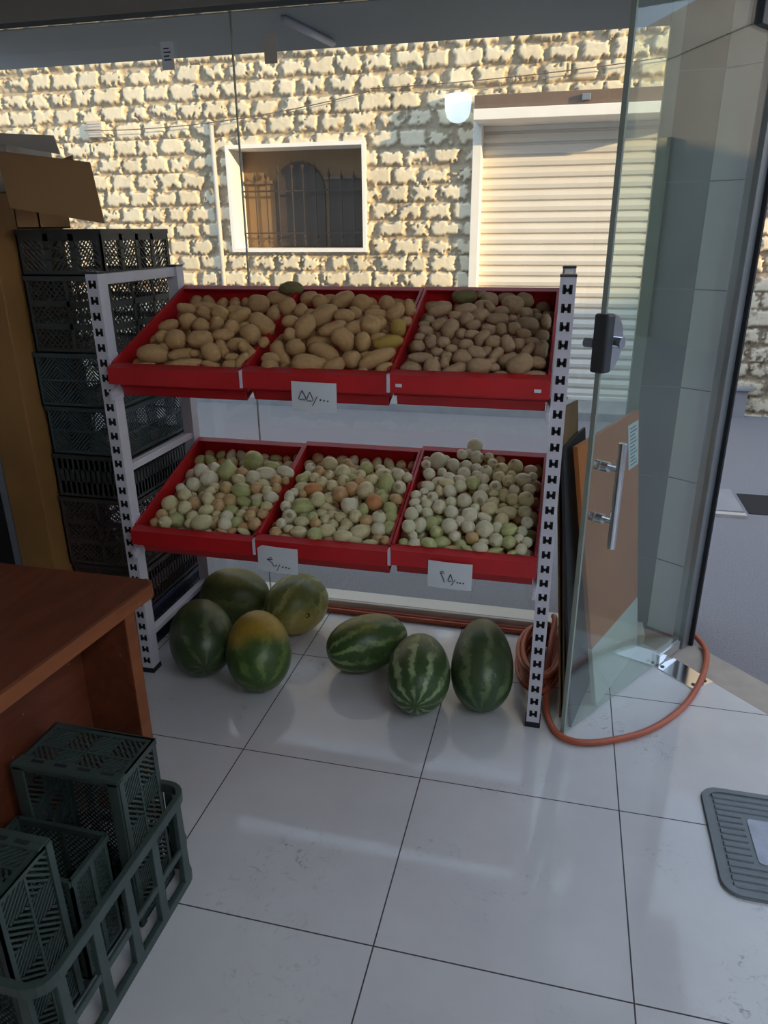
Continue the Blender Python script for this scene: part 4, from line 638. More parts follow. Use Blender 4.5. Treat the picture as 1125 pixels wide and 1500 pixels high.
# ================================================================== TRAYS
TX0 = -1.457; TW = .4767
NAMES = ['upper left','upper middle','upper right','lower left','lower middle','lower right']
trays = []
def tray(i):
    j = i%3; x0 = TX0+j*TW+.0015; W = TW-.003
    if i < 3: zf = 1.196+.006*j; zb = 1.417+.002*j
    else: zf = .617+.009*j; zb = .810+.009*j
    what = ['potatoes and a tall heap at its right edge','large potatoes and a price card','small grey-brown potatoes','onions at the left end','onions and an orange one among them','whitish onions piled to the back rim'][i]
    t = thing('produce_tray', 'red metal %s tray full of %s' % (NAMES[i],what), 'tray', (x0,2.11,zf), group='red produce trays on the rack')
    sl = Vector((0,.57,zb-zf)); Ls = sl.length; sl.normalize(); nn = Vector((0,-sl.z,sl.y))
    F = Matrix(((1,sl.x,nn.x,0),(0,sl.y,nn.y,0),(0,sl.z,nn.z,0),(0,0,0,1)))
    dp = -.085; tk = .003
    mb = MB()
    mb.obox(F,(.004,.026,dp-tk),(W-.004,Ls-.006,dp))            # floor
    mb.obox(F,(.004,.024,dp-tk),(W-.004,.027,0))                # inner front
    mb.obox(F,(.004,Ls-.009,dp-tk),(W-.004,Ls-.006,0))          # back
    mb.obox(F,(.003,.024,dp-tk),(.006,Ls-.006,0)); mb.obox(F,(W-.006,.024,dp-tk),(W-.003,Ls-.006,0))
    mb.obox(F,(.012,.022,-.118),(W-.012,.025,dp)); mb.obox(F,(.012,.022,-.118),(W-.012,.10,-.1155))
    mb.build('pan', M['red'], t)
    mb = MB()
    mb.obox(F,(0,Ls-.03,-.004),(W,Ls,.001)); mb.obox(F,(0,Ls-.003,-.05),(W,Ls,-.003))
    mb.obox(F,(.001,.03,-.012),(.0105,Ls-.028,.003)); mb.obox(F,(W-.0105,.03,-.012),(W-.001,Ls-.028,.003))
    mb.obox(F,(0,-.001,-.004),(W,.032,0))
    mb.box((0,-.002,-.054),(W,.002,.001)); mb.box((0,.0,-.054),(W,.02,-.051))
    o = mb.build('rim', M['red'], t, bevel=.0012)
    if i == 2:
        for xx in (.02,W-.045):
            mb = MB(); mb.box((xx,-.0035,-.036),(xx+.02,-.0015,-.026)); mb.build('slot_label', M['paper'], o, bevel=.002)
    return t
for i in range(6): trays.append(tray(i))
for (k,i) in ((1,0),(2,0),(1,3),(2,3)):
    x = TX0+k*TW; z = (1.196+.006*(k-.5)) if i < 3 else .617+.009*(k-.5)
    mb = MB(); P = [(0,.02,.004),(0,-.0055,.004),(0,-.0055,-.045)]
    mb.box((-.005,-.0065,-.05),(.005,-.0035,.004)); mb.box((-.005,-.0065,.0022),(.005,.018,.0045))
    o = mb.build('joining_clip', M['white_paint'], loc=(x,2.11,z), bevel=.0006)
    tag(o, 'small white clip over the front rims between the %s and %s trays' % (NAMES[i+k-1],NAMES[i+k]), 'clip', 'white clips joining the trays')

# ================================================================== PRICE CARDS
def card(cx, cz, w, h, strokes, tilt, label, cut=False):
    t = thing('price_card', label, 'sign', (cx,2.106,cz))
    t.rotation_euler = (R(4),R(tilt),0)
    mb = MB(); n = 8
    pts = []
    for i in range(n+1):
        u = i/n-.5; y = -.004-.006*(1-(2*u)**2)*.6
        for s in (1,0):
            zt = 0 if s else -h
            if s and cut and i == 0: zt = -.014
            pts.append((u*w,y-(.004 if not s else 0),zt))
    k = len(pts); mb.add(pts,[(2*i,2*i+1,2*i+3,2*i+2) for i in range(n)])
    o = mb.build('paper', M['paper'], t, recalc=False); sd = o.modifiers.new('thick','SOLIDIFY'); sd.thickness = .0006
    mb = MB()
    for st in strokes:
        P = []
        for (a,b) in st:
            u = a-.5; y = -.004-.006*(1-(2*u)**2)*.6-.004*b-.0009
            P.append((u*w,y,-b*h))
        if len(P) == 1:
            q = P[0]; P = [q,(q[0]+.0012,q[1],q[2])]
        mb.tube(P,.0013,6)
    mb.build('handwriting', M['ink'], t)
five = lambda x,y,sx,sy: [(x+.5*sx,y),(x+.15*sx,y+.55*sy),(x,y+.9*sy),(x+.25*sx,y+sy),(x+.5*sx,y+.88*sy),(x+.75*sx,y+sy),(x+sx,y+.85*sy),(x+.85*sx,y+.5*sy),(x+.5*sx,y)]
ring = lambda x,y,r=.012: [(x+r*math.cos(a),y+r*1.3*math.sin(a)) for a in np.linspace(0,2*math.pi,9)]
card(-.738,1.178,.146,.092,[five(.16,.30,.17,.32),five(.345,.33,.14,.32),[(.58,.47),(.47,.80)],ring(.65,.58),ring(.73,.60),ring(.81,.61)],1,'pale handwritten price card clipped to the upper middle tray')
card(-.893,.611,.146,.098,[[(.36,.42),(.30,.46),(.24,.52),(.38,.50)],[(.25,.515),(.36,.62),(.42,.78)],ring(.465,.72),[(.56,.66),(.48,.92)],ring(.63,.745),ring(.71,.75),ring(.785,.765)],2,'pale price card with a cut corner on the lower left and middle trays',True)
card(-.300,.615,.144,.096,[[(.36,.34),(.29,.38),(.28,.42),(.38,.41)],[(.29,.42),(.34,.54),(.385,.76)],five(.47,.43,.10,.28),[(.63,.62),(.55,.84)],ring(.68,.72),ring(.745,.725),ring(.815,.73)],1,'pale handwritten price card hanging on the lower right tray')

# two stickers hanging at the top of the shop window
for x,lab,m in ((-1.489,'small white paper tag with print at the top of the shop window, left one','paper'),(-1.088,'small grey paper tag at the top of the shop window, right one','white_card')):
    t = thing('paper_tag', lab, 'tag', (x,2.792,2.165)); mb = MB(); mb.box((-.024,0,0),(.024,.0012,.09)); mb.build('paper', M[m], t)
    mb = MB()
    for k in range(4): mb.box((-.014,-.0006,.03+.012*k),(.014-.006*(k%2),-.0001,.034+.012*k))
    if m == 'paper': mb.build('print', M['ink'], t)

# ================================================================== PRODUCE
def potato_mesh(k):
    rng = random.Random(k)
    bm = bmesh.new(); bmesh.ops.create_icosphere(bm, subdivisions=3, radius=1)
    from mathutils import noise
    o = Vector((rng.random()*50,rng.random()*50,rng.random()*50))
    waist = rng.choice((0,0,.10,.16,0,.05)); bend = rng.uniform(-.16,.16)
    for v in bm.verts:
        p = v.co.copy()
        s = 1+.10*noise.noise(p*1.1+o)+.05*noise.noise(p*2.4+o)+.015*noise.noise(p*6+o)
        p *= s
        f = 1-waist*math.exp(-((p.x-.1)/.35)**2)
        # superellipsoid: blunt ends
        p.y *= f; p.z *= f
        p.x = math.copysign(abs(p.x)**.92,p.x)
        p.y += bend*(p.x**2-.4)
        v.co = p
    for _ in range(4):        # eyes
        d = Vector((rng.uniform(-1,1),rng.uniform(-1,1),rng.uniform(-1,1))).normalized()
        for v in bm.verts:
            q = (v.co.normalized()-d).length
            if q < .22: v.co *= 1-.05*(1-q/.22)
    me = bpy.data.meshes.new('potato'); bm.to_mesh(me); bm.free()
    me.polygons.foreach_set('use_smooth',[True]*len(me.polygons)); return me
def onion_mesh(k, neck=.12, tear=False):
    rng = random.Random(k+100)
    prof = []
    N = 18
    for i in range(N+1):
        a = math.pi*i/N; x = -math.cos(a); r = math.sin(a)
        if tear and x > .1: r *= 1-.45*((x-.1)/.9)**1.1; 
        if x > .8: x += neck*((x-.8)/.2)**1.5; r = max(r,.07+.02*(k%3))
        if x < -.93: x = -.93+.4*(x+.93)
        prof.append((max(r,.02),x))
    mb = MB(); Mx = Matrix(((0,0,1,0),(0,1,0,0),(-1,0,0,0),(0,0,0,1)))
    mb.lathe(prof,20,Mx)
    from mathutils import noise
    o = Vector((rng.random()*50,0,rng.random()*50))
    mb.v = [tuple(Vector(p)*(1+.06*noise.noise(Vector(p)*1.3+o)+.02*noise.noise(Vector(p)*3.5+o))) for p in mb.v]
    return mb.mesh('white_onion', M['w'], True)
POT = [potato_mesh(k) for k in range(9)]
ONI = [onion_mesh(k,.06+.05*(k%4)) for k in range(7)]
TEAR = [onion_mesh(k+20,.28,True) for k in range(2)]
CR = Vector(CAM_R); CU = Vector(CAM_U); CF = Vector(CAM_F)
ORD = ['first','second','third','fourth','fifth','sixth','seventh','eighth','ninth','tenth','eleventh','twelfth','thirteenth','fourteenth','fifteenth','sixteenth','seventeenth','eighteenth','nineteenth','twentieth','twenty-first','twenty-second','twenty-third','twenty-fourth','twenty-fifth']
ROWS = ['front','second','third','fourth','fifth','back']
its = [s.split() for s in ITEMS.split(';')]
its = [(int(a[0]),int(a[1])/1e3,int(a[2])/1e3,int(a[3])/1e3,int(a[4])/1e3,int(a[5])/1e3,int(a[6]),a[7],int(a[8])) for a in its]
CW = {'p':'tan','q':'grey-brown','pg':'greenish','py':'yellowish','w':'whitish','g':'green-tinged','y':'cream','o':'papery brown','O':'orange'}
labels = {}
for ti in range(6):
    L = sorted([k for k,q in enumerate(its) if q[0] == ti and q[8] == 1], key=lambda k: its[k][2])
    nr = 5 if ti in (0,) else 6
    rad = sorted(its[k][4] for k in L); lo = rad[len(rad)//3]; hi = rad[2*len(rad)//3]
    per = len(L)/nr
    for r in range(nr):
        seg = sorted(L[int(round(r*per)):int(round((r+1)*per))], key=lambda k: its[k][1])
        for n,k in enumerate(seg):
            q = its[k]; c = q[7]
            c = {'p':'q' if ti == 2 else 'p','g':'pg' if ti < 3 else 'g','y':'py' if ti < 3 else 'y'}.get(c,c)
            if len(c) == 2 and c[1] == 't': c = c[0]
            size = 'small' if q[4] < lo else ('large' if q[4] > hi else 'medium')
            rn = 'back' if r == nr-1 else ROWS[r]
            shape = 'pointed ' if 't' in q[7] and ti > 2 else ''
            labels[k] = '%s %s%s %s, %s from left in the %s row, %s tray' % (size,shape,CW[c],'potato' if ti < 3 else 'onion',ORD[n],rn,NAMES[ti])
for k,(ti,x,y,z,ra,rb_,ang,c,vis) in enumerate(its):
    rng = random.Random(k)
    if ti < 3:
        mk = {'p':'q' if ti == 2 else 'p','g':'pg','y':'py'}[c]
        me = POT[rng.randrange(9)]; nm = 'potato'
    else:
        mk = c[0]; me = TEAR[k%2] if len(c) == 2 else ONI[rng.randrange(7)]; nm = 'white_onion'
    o = link(nm, me)
    if not me.materials: me.materials.append(M['p'])
    o.material_slots[0].link = 'OBJECT'; o.material_slots[0].material = M[mk]
    a = R(ang); X = CR*math.cos(a)+CU*math.sin(a); Y = -CR*math.sin(a)+CU*math.cos(a); Z = -CF
    if ti >= 3 and len(c) == 1 and ra/rb_ < 1.22:
        m_ = (ra+rb_)/2; q = Quaternion((rng.gauss(0,1),rng.gauss(0,1),rng.gauss(0,1),rng.gauss(0,1))).normalized()
        o.rotation_mode = 'QUATERNION'; o.rotation_quaternion = q; o.scale = (m_*.96,m_*1.03,m_*1.03)
    else:
        Rm = Matrix((X,Y,Z)).transposed() @ Matrix.Rotation(rng.uniform(0,6.28),3,'X')
        o.rotation_mode = 'QUATERNION'; o.rotation_quaternion = Rm.to_quaternion()
        f = 1.0 if len(c) == 1 or ti < 3 else .9
        o.scale = (ra*f,rb_*1.02,rb_*1.02)
    o.location = (x,y,z)
    kind = 'potato' if ti < 3 else 'onion'
    if vis: tag(o, labels[k], kind, ('potatoes' if ti < 3 else 'onions')+' in the %s tray' % NAMES[ti])
    else: tag(o, '%s mostly hidden under the others in the %s tray' % ('potato' if ti < 3 else 'small white onion',NAMES[ti]), kind, 'buried %s in the %s tray' % ('potatoes' if ti < 3 else 'onions',NAMES[ti]))
# the many small onions glimpsed underneath
mb = MB(); src = ONI[0]
sv = [v.co.copy() for v in src.vertices]; sf = [tuple(p.vertices) for p in src.polygons]
for n,s in enumerate(REST.split(';')):
    x,y,z,r = [int(q)/1e3 for q in s.split()]
    rng = random.Random(n); q = Quaternion((rng.gauss(0,1),rng.gauss(0,1),rng.gauss(0,1),rng.gauss(0,1))).normalized()
    mb.add([q @ (v*r*1.02)+Vector((x,y,z)) for v in sv], sf, n%3)
o = mb.build('onion_remainder', [M['y'],M['w'],M['o']], smooth=True, recalc=False)
tag(o, 'remaining small onions at the bottom of the three lower trays', 'onions', None, 'stuff')
# ================================================================== WATERMELONS
def melon(loc, L, r, az, el, m, label, taper=.06, scar=None, roll=0):
    # long axis along local x; az = heading of the far end, el = how far it is raised
    ax = Vector((math.cos(az)*math.cos(el), math.sin(az)*math.cos(el), math.sin(el)))
    q = ax.to_track_quat('X','Z') @ Quaternion((1,0,0), roll)
    mb = MB(); N = 30; prof = []
    for i in range(N+1):
        a = math.pi*i/N; c = -math.cos(a)
        rr = r*(math.sin(a)**.92)*(1-taper*c)
        prof.append((max(rr,.0015),L*c))
    mb.lathe(prof,40,Matrix(((0,0,1,0),(0,1,0,0),(-1,0,0,0),(0,0,0,1))))
    o = mb.build('watermelon', m, smooth=True); o.rotation_mode = 'QUATERNION'; o.rotation_quaternion = q
    me = o.data
    Rm = q.to_matrix(); low = min((Rm @ v.co).z for v in me.vertices)
    o.location = (loc[0],loc[1],-low+.0005)
    tag(o, label, 'watermelon', 'watermelons on the floor under the rack')
    if scar:
        mb = MB(); mb.lathe([(.012,-.001),(.011,.002),(.004,.001)],14); s = mb.build('stem_scar', M['scar'], o)
        d = Vector(scar).normalized(); t_ = 1/math.sqrt((d.x/L)**2+(d.y/r)**2+(d.z/r)**2)
        s.location = d*t_*.99; s.rotation_mode = 'QUATERNION'; s.rotation_quaternion = d.to_track_quat('Z','Y')
    return o
G1 = srgb(40,58,28); G2 = srgb(52,72,34); GL = srgb(126,146,92); GP = srgb(150,160,96); YL = srgb(172,150,52)
def away(x,y): return math.atan2(y,x)
melon((-1.292,2.236),.172,.124,away(-1.283,2.231),R(14),melon_mat('melon_a',srgb(46,62,36),srgb(120,134,92),8,.38,srgb(92,90,52),(1,0,1),.18,1),'dark green watermelon with faint flecks, front left one beside the rack post')
melon((-1.315,2.595),.152,.122,R(8),0,melon_mat('melon_b',srgb(70,80,42),srgb(128,132,82),7,.6,srgb(140,130,66),(0,0,1),.22,2),'dull green streaked watermelon lying crosswise at the back left')
melon((-1.022,2.575),.142,.126,R(60),R(10),melon_mat('melon_c',srgb(96,104,52),srgb(166,166,104),7,.8,srgb(182,164,88),(-.2,-.3,-1),.55,3),'pale yellow-green mottled watermelon at the back beside the shop window',.0,(-.3,-.9,.1))
melon((-1.031,2.185),.160,.122,away(-1.031,2.185),R(27),melon_mat('melon_d',srgb(58,82,38),srgb(126,150,80),8,.5,srgb(182,150,54),(.8,0,.55),.46,4),'watermelon with a large yellow patch on top, front of the left group')
melon((-.655,2.369),.164,.109,R(36),R(4),melon_mat('melon_e',srgb(54,78,38),srgb(140,160,104),10,.8,srgb(146,138,64),(0,.3,1),.26,5),'striped watermelon lying crosswise, left one of the right-hand three',.05)
melon((-.418,2.204),.168,.114,away(-.418,2.204)-.05,R(10),melon_mat('melon_f',srgb(54,78,44),srgb(150,168,122),10,1.0,srgb(112,116,66),(.9,0,.4),.22,6),'boldly striped watermelon with its striped end to the front, middle of the right-hand three',.10)
melon((-.198,2.278),.178,.112,away(-.198,2.278)+.02,R(29),melon_mat('melon_g',srgb(48,70,44),srgb(130,150,104),8,.5,srgb(104,108,60),(1,0,.1),.2,7),'dark watermelon standing tilted, rightmost one beside the slotted post',.12)

# ================================================================== HOSES
coil = []
random.seed(3)
for i in range(6*28+10):
    a = 2*math.pi*i/28; k = i/28
    jx = .010*math.sin(k*2.3+1); jy = .02*math.sin(k*1.7)
    coil.append((.0+jx+.07*math.cos(a), 2.475+jy+.19*math.sin(a), .0125+.0185*k+.006*math.sin(2*a)))
last = coil[-1]
sm = lambda P,n=10: [tuple(.5*((2*Vector(P[i]))+(Vector(P[i+1])-Vector(P[i-1]))*u+(2*Vector(P[i-1])-5*Vector(P[i])+4*Vector(P[i+1])-Vector(P[i+2]))*u*u+(3*Vector(P[i])-Vector(P[i-1])-3*Vector(P[i+1])+Vector(P[i+2]))*u**3)) for i in range(1,len(P)-2) for u in [k/n for k in range(n)]]
loop = sm([(.03,2.62,.15),(.045,2.66,.155),(.05,2.58,.17),(.038,2.42,.13),(.035,2.30,.06),(.045,2.20,.015),(.082,2.105,.0125),(.15,2.075,.0125),(.25,2.105,.0125),(.387,2.195,.0125),(.518,2.36,.0125),(.612,2.57,.0155),(.655,2.75,.0125),(.640,2.86,.0125),(.60,2.985,.0),(.50,3.2,-.037),(.3,3.4,-.038),(.1,3.5,-.038)],9)
mb = MB(); mb.tube(coil,.0105,10); ho = mb.build('garden_hose', M['hose'], smooth=True)
tag(ho, 'coiled orange garden hose on the floor behind the right slotted post', 'hose')
mb = MB(); mb.tube(loop,.0112,12); lp = mb.build('loop', M['hose'], ho, smooth=True)
lp['label'] = 'orange hose end sweeping round the foot of the glass door'
for y,z,lab in ((2.758,.0115,'orange-brown hose laid straight along the window sill, nearer one'),(2.779,.014,'orange-brown hose laid straight along the window sill, tight against the marble')):
    mb = MB(); mb.tube([(-1.9,y,z),(-1.2,y+.004,z),(-.5,y-.003,z),(.02,y,z),(.16,y-.01,z)],.0105,10)
    tag(mb.build('garden_hose', M['hose'], smooth=True), lab, 'hose')

# ================================================================== BOARDS BY THE DOOR
def slab(name, b0, b1, t0, t1, th, m, parent=None):      # leaning board: bottom edge b0-b1, top edge t0-t1
    b0,b1,t0,t1 = map(Vector,(b0,b1,t0,t1)); n = (b1-b0).cross(t0-b0).normalized()*th
    mb = MB(); mb.hexa([b0,b1,b1+n,b0+n,t0,t1,t1+n,t0+n]); return mb.build(name, m, parent, bevel=.001)
bd = thing('wooden_board', 'orange-brown wooden board with a paper label leaning behind the glass door', 'board', (0,0,0))
A0 = Vector((.200,2.31,.0)); A1 = Vector((.375,2.745,.0)); T0 = Vector((.052,2.30,.965)); T1 = Vector((.264,2.70,1.004))
k = .243
slab('panel', A0.lerp(T0,k), A1.lerp(T1,k), T0, T1, .016, M['orange_board'], bd)
w = slab('lower_band', A0, A1, A0.lerp(T0,k), A1.lerp(T1,k), .016, M['white_band'], bd); w['label'] = 'white lower band of the board'
nv = (A1-A0).cross(T0-A0).normalized()
def on_board(u,v,off): return (A0.lerp(A1,u)).lerp(T0.lerp(T1,u),v)+nv*off
mb = MB(); mb.hexa([on_board(.80,.80,.0172),on_board(.985,.80,.0172),on_board(.985,.80,.0162),on_board(.80,.80,.0162),on_board(.80,.965,.0172),on_board(.985,.965,.0172),on_board(.985,.965,.0162),on_board(.80,.965,.0162)])
lb = mb.build('paper_label', M['paper'], bd)
mb = MB()
for i in range(11):
    v = .812+.0135*i; u1 = .955-.02*(i%3)
    mb.hexa([on_board(.83,v,.0178),on_board(u1,v,.0178),on_board(u1,v,.0173),on_board(.83,v,.0173),on_board(.83,v+.005,.0178),on_board(u1,v+.005,.0178),on_board(u1,v+.005,.0173),on_board(.83,v+.005,.0173)])
mb.build('print_lines', M['grey_metal'], lb)
o = slab('dark_panel', (.118,2.165,0),(.19,2.47,0),(.014,2.27,.965),(.085,2.56,.965),.010,M['dark_panel'])
tag(o, 'dark narrow panel standing between the slotted post and the glass door', 'panel')
for k2,(dx,lab) in enumerate(((.0,'flattened brown cardboard sheet behind the dark panel, front one'),(.014,'flattened brown cardboard sheet behind the dark panel, rear one'))):
    o = slab('cardboard_sheet', (.100-dx,2.19+.02*k2,0),(.150-dx,2.46,0),(.008-dx,2.33,1.085-.03*k2),(.055-dx,2.56,1.06-.03*k2),.007,M['old_card'])
    tag(o, lab, 'cardboard')

# ================================================================== FLOOR MAT
fm = thing('floor_mat', 'grey ribbed rubber floor mat with rounded corners at the right edge', 'mat', (.755,1.755,0))
def rrect(hx,hy,r,n=6):
    P = []
    for cx,cy,a0 in ((hx-r,hy-r,0),(-hx+r,hy-r,90),(-hx+r,-hy+r,180),(hx-r,-hy+r,270)):
        P += [(cx+r*math.cos(R(a0+90*k/n)),cy+r*math.sin(R(a0+90*k/n))) for k in range(n+1)]
    return P
mb = MB(); mb.prism(rrect(.245,.202,.05),.0005,.006); mb.build('base', M['mat_rubber'], fm, bevel=.002)
mb = MB()
pa = rrect(.243,.200,.05); pb = rrect(.226,.183,.04); n = len(pa)
vs = [(x,y,.006) for x,y in pa]+[(x,y,.011) for x,y in pa]+[(x,y,.011) for x,y in pb]+[(x,y,.006) for x,y in pb]
fs = []
for i in range(n):
    j = (i+1)%n
    for q in range(3): fs.append((q*n+i,q*n+j,(q+1)*n+j,(q+1)*n+i))
mb.add(vs,fs); mb.build('raised_border', M['mat_rubber'], fm)
mb = MB()
for k in range(15):
    y = -.164+.0235*k
    segs = [(-.212,.212)] if abs(y-.005) > .098 else [(-.212,-.145),(.145,.212)]
    for a,b in segs:
        P = [(y+.0085*math.cos(t_),.006+.0062*math.sin(t_)) for t_ in np.linspace(0,math.pi,7)]
        vs = [(a,yy,zz) for yy,zz in P]+[(b,yy,zz) for yy,zz in P]; m_ = len(P)
        mb.add(vs,[(i,i+1,m_+i+1,m_+i) for i in range(m_-1)]+[tuple(range(m_)),tuple(range(2*m_-1,m_-1,-1))])
mb.build('ribs', M['mat_rubber'], fm, smooth=False)
mb = MB(); mb.prism([(x,y+.005) for x,y in rrect(.132,.083,.012)],.006,.0085); mb.build('inset', M['mat_patch'], fm)

# ================================================================== CRATES
def clip(p,q,x0,z0,x1,z1):
    (ax,az),(bx,bz) = p,q; dx,dzz = bx-ax,bz-az; t0,t1 = 0,1
    for pp,qq in ((-dx,ax-x0),(dx,x1-ax),(-dzz,az-z0),(dzz,z1-az)):
        if abs(pp) < 1e-9:
            if qq < 0: return None
        else:
            r_ = qq/pp
            if pp < 0: t0 = max(t0,r_)
            else: t1 = min(t1,r_)
    if t1-t0 < 1e-4: return None
    return (ax+dx*t0,az+dzz*t0),(ax+dx*t1,az+dzz*t1)
def panel(w, h, style, F, rail=.016, t=.006):
    """open-work crate wall in local x (0..w), z (0..h); y is thickness; F places it"""
    mb = MB()
    def rect(x0,z0,x1,z1,y0=0,y1=t): mb.obox(F,(x0,y0,z0),(x1,y1,z1))
    def bar(p,q,wd,y0=.0015,y1=t-.001):
        d = Vector((q[0]-p[0],0,q[1]-p[1])); L = d.length
        if L < .004: return
        d.normalize(); n = Vector((-d.z,0,d.x))*wd/2; p = Vector((p[0],0,p[1])); q = Vector((q[0],0,q[1]))
        Y0 = Vector((0,y0,0)); Y1 = Vector((0,y1,0))
        P = [p-n+Y0,q-n+Y0,q-n+Y1,p-n+Y1,p+n+Y0,q+n+Y0,q+n+Y1,p+n+Y1]
        mb.hexa([F @ v for v in P])
    def hatch(x0,z0,x1,z1,sl,step,wd):
        H = z1-z0; k = x0-H if sl > 0 else x0; e = x1 if sl > 0 else x1+H
        while k < e:
            c = clip((k,z0),(k+H*sl,z1),x0,z0,x1,z1)
            if c: bar(c[0],c[1],wd)
            k += step
    rect(0,0,w,rail); rect(0,h-rail,w,h,-.004,t); rect(0,rail,rail,h-rail); rect(w-rail,rail,w,h-rail)
    X0,X1,Z0,Z1 = rail,w-rail,rail,h-rail
    if style == 'chevron':
        nc = max(2,round((X1-X0)/.07)); nr = 2
        for i in range(nc):
            for j in range(nr):
                a = X0+(X1-X0)*i/nc; b = X0+(X1-X0)*(i+1)/nc; c = Z0+(Z1-Z0)*j/nr; d = Z0+(Z1-Z0)*(j+1)/nr
                hatch(a,c,b,d,1 if (i+j)%2 else -1,.0155,.0048)
        for j in range(1,nr): rect(X0,Z0+(Z1-Z0)*j/nr-.003,X1,Z0+(Z1-Z0)*j/nr+.003)
    elif style == 'lattice':
        nc = max(2,round((X1-X0)/.11))
        for i in range(nc):
            a = X0+(X1-X0)*i/nc; b = X0+(X1-X0)*(i+1)/nc
            hatch(a,Z0,b,Z1,1,.015,.004); hatch(a,Z0,b,Z1,-1,.015,.004)
            if i: rect(a-.006,Z0,a+.006,Z1,-.003,t)
    elif style == 'grid':
        nr = 3; nc = max(2,round((X1-X0)/.14))
        for i in range(1,nc): a = X0+(X1-X0)*i/nc; rect(a-.006,Z0,a+.006,Z1)
        for j in range(1,nr): c = Z0+(Z1-Z0)*j/nr; rect(X0,c-.010,X1,c+.010)
        hatch(X0,Z0,X1,Z1,1,.022,.003); hatch(X0,Z0,X1,Z1,-1,.022,.003)
    elif style == 'windows':
        nc = max(3,round((X1-X0)/.10))
        rect(X0,Z1-.022,X1,Z1)
        for i in range(nc):
            a = X0+(X1-X0)*i/nc; b = X0+(X1-X0)*(i+1)/nc
            if i: rect(a-.010,Z0,a+.010,Z1)
            hatch(a,Z0,b,Z1-.02,1 if i%2 else -1,.020,.0042)
            for j in range(1,3): rect(a,Z0+(Z1-Z0)*j/3.3-.002,b,Z0+(Z1-Z0)*j/3.3+.002)
    elif style == 'slits':
        rect(X0,Z0,X1,Z0+(Z1-Z0)*.35); rect(X0,Z1-(Z1-Z0)*.3,X1,Z1)
        nb_ = int((X1-X0)/.022)
        for i in range(nb_): a = X0+(X1-X0)*(i+.5)/nb_; rect(a-.007,Z0,a+.007,Z1)
    elif style == 'open':
        nc = max(2,round((X1-X0)/.125))
        for i in range(1,nc): a = X0+(X1-X0)*i/nc; rect(a-.011,Z0,a+.011,Z1,-.002,t)
        rect(X0,h*.44-.009,X1,h*.44+.009); 
    return mb
def crate(name, label, W, D, H, styles, m, group, loc, rot=None, base=True, wall=.006):
    t = thing(name, label, 'crate', loc, group=group)
    if rot is not None: t.rotation_euler = rot
    # front (-y), right (+x), back, left
    F = [Matrix.Identity(4), Matrix.Translation((W,0,0)) @ Matrix.Rotation(R(90),4,'Z'),
         Matrix.Translation((W,D,0)) @ Matrix.Rotation(R(180),4,'Z'), Matrix.Translation((0,D,0)) @ Matrix.Rotation(R(-90),4,'Z')]
    for k,(w,s) in enumerate(((W,styles[0]),(D,styles[1]),(W,styles[0]),(D,styles[1]))):
        panel(w,H,s,F[k],t=wall).build('side_panel', m, t)
    if base:
        Fb = Matrix(((1,0,0,0),(0,0,1,0),(0,1,0,0),(0,0,0,1)))
        panel(W,D,'lattice',Fb,t=.005).build('base', m, t)
    return t
zs = [1.623,1.469,1.200,1.000,.811,.636,.344,.175,0]
ST = [('windows','windows','black_plastic','black open-work crate on top of the tall stack, under the cardboard box'),
      ('grid','grid','black_plastic','tall black crate with six square openings, second from the top of the stack'),
      ('chevron','chevron','teal_plastic','dark teal chevron crate, third from the top of the stack'),
      ('chevron','chevron','teal_plastic','dark teal chevron crate, fourth from the top of the stack'),
      ('slits','slits','black_plastic','nearly solid black crate, fifth from the top of the stack'),
      ('grid','grid','brown_plastic','brownish crate with square openings in the lower half of the stack'),
      ('lattice','slits','brown_plastic','dark brown crate, second from the bottom of the stack'),
      ('slits','slits','navy_plastic','dark navy crate at the bottom of the stack, beside the first melon')]
for k,(a,b,m,lab) in enumerate(ST):
    H = zs[k]-zs[k+1]-.001; dx = (0,.004,-.008,-.003,-.006,-.010,-.004,.0)[k]
    crate('plastic_crate', lab, .335, .45, H, (a,b), M[m], 'dark crates stacked behind the rack', (-1.895+dx,2.33-.004*(k%3),zs[k+1]+.0005))
# foreground crates
big = thing('plastic_crate', 'large dark green open-sided crate on the floor in the foreground, holding smaller crates', 'crate', (-1.19,.755,0))
W,D,H = .34,.56,.29
Fm = [Matrix.Identity(4), Matrix.Translation((W,0,0)) @ Matrix.Rotation(R(90),4,'Z'), Matrix.Translation((W,D,0)) @ Matrix.Rotation(R(180),4,'Z'), Matrix.Translation((0,D,0)) @ Matrix.Rotation(R(-90),4,'Z')]
def ringp(z,o,r=.045,n=5):
    P = []
    for cx,cy,a0 in ((W-r,D-r,0),(r,D-r,90),(r,r,180),(W-r,r,270)):
        P += [(cx+(r+o)*math.cos(R(a0+90*k/n)),cy+(r+o)*math.sin(R(a0+90*k/n)),z) for k in range(n+1)]
    return P
def band(name,z0,z1,o0,o1):
    mb = MB(); L = [ringp(z0,o0),ringp(z0,o1),ringp(z1,o1),ringp(z1,o0)]; n = len(L[0])
    vs = [p for q in L for p in q]; fs = []
    for q in range(4):
        for i in range(n):
            j = (i+1)%n; a = q*n; b = ((q+1)%4)*n; fs.append((a+i,a+j,b+j,b+i))
    mb.add(vs,fs); return mb.build(name, M['green_plastic'], big, bevel=.002)
band('top_rim',.262,.29,-.012,.004); band('middle_rail',.118,.138,-.008,0); band('bottom_rail',.0005,.026,-.012,.002)
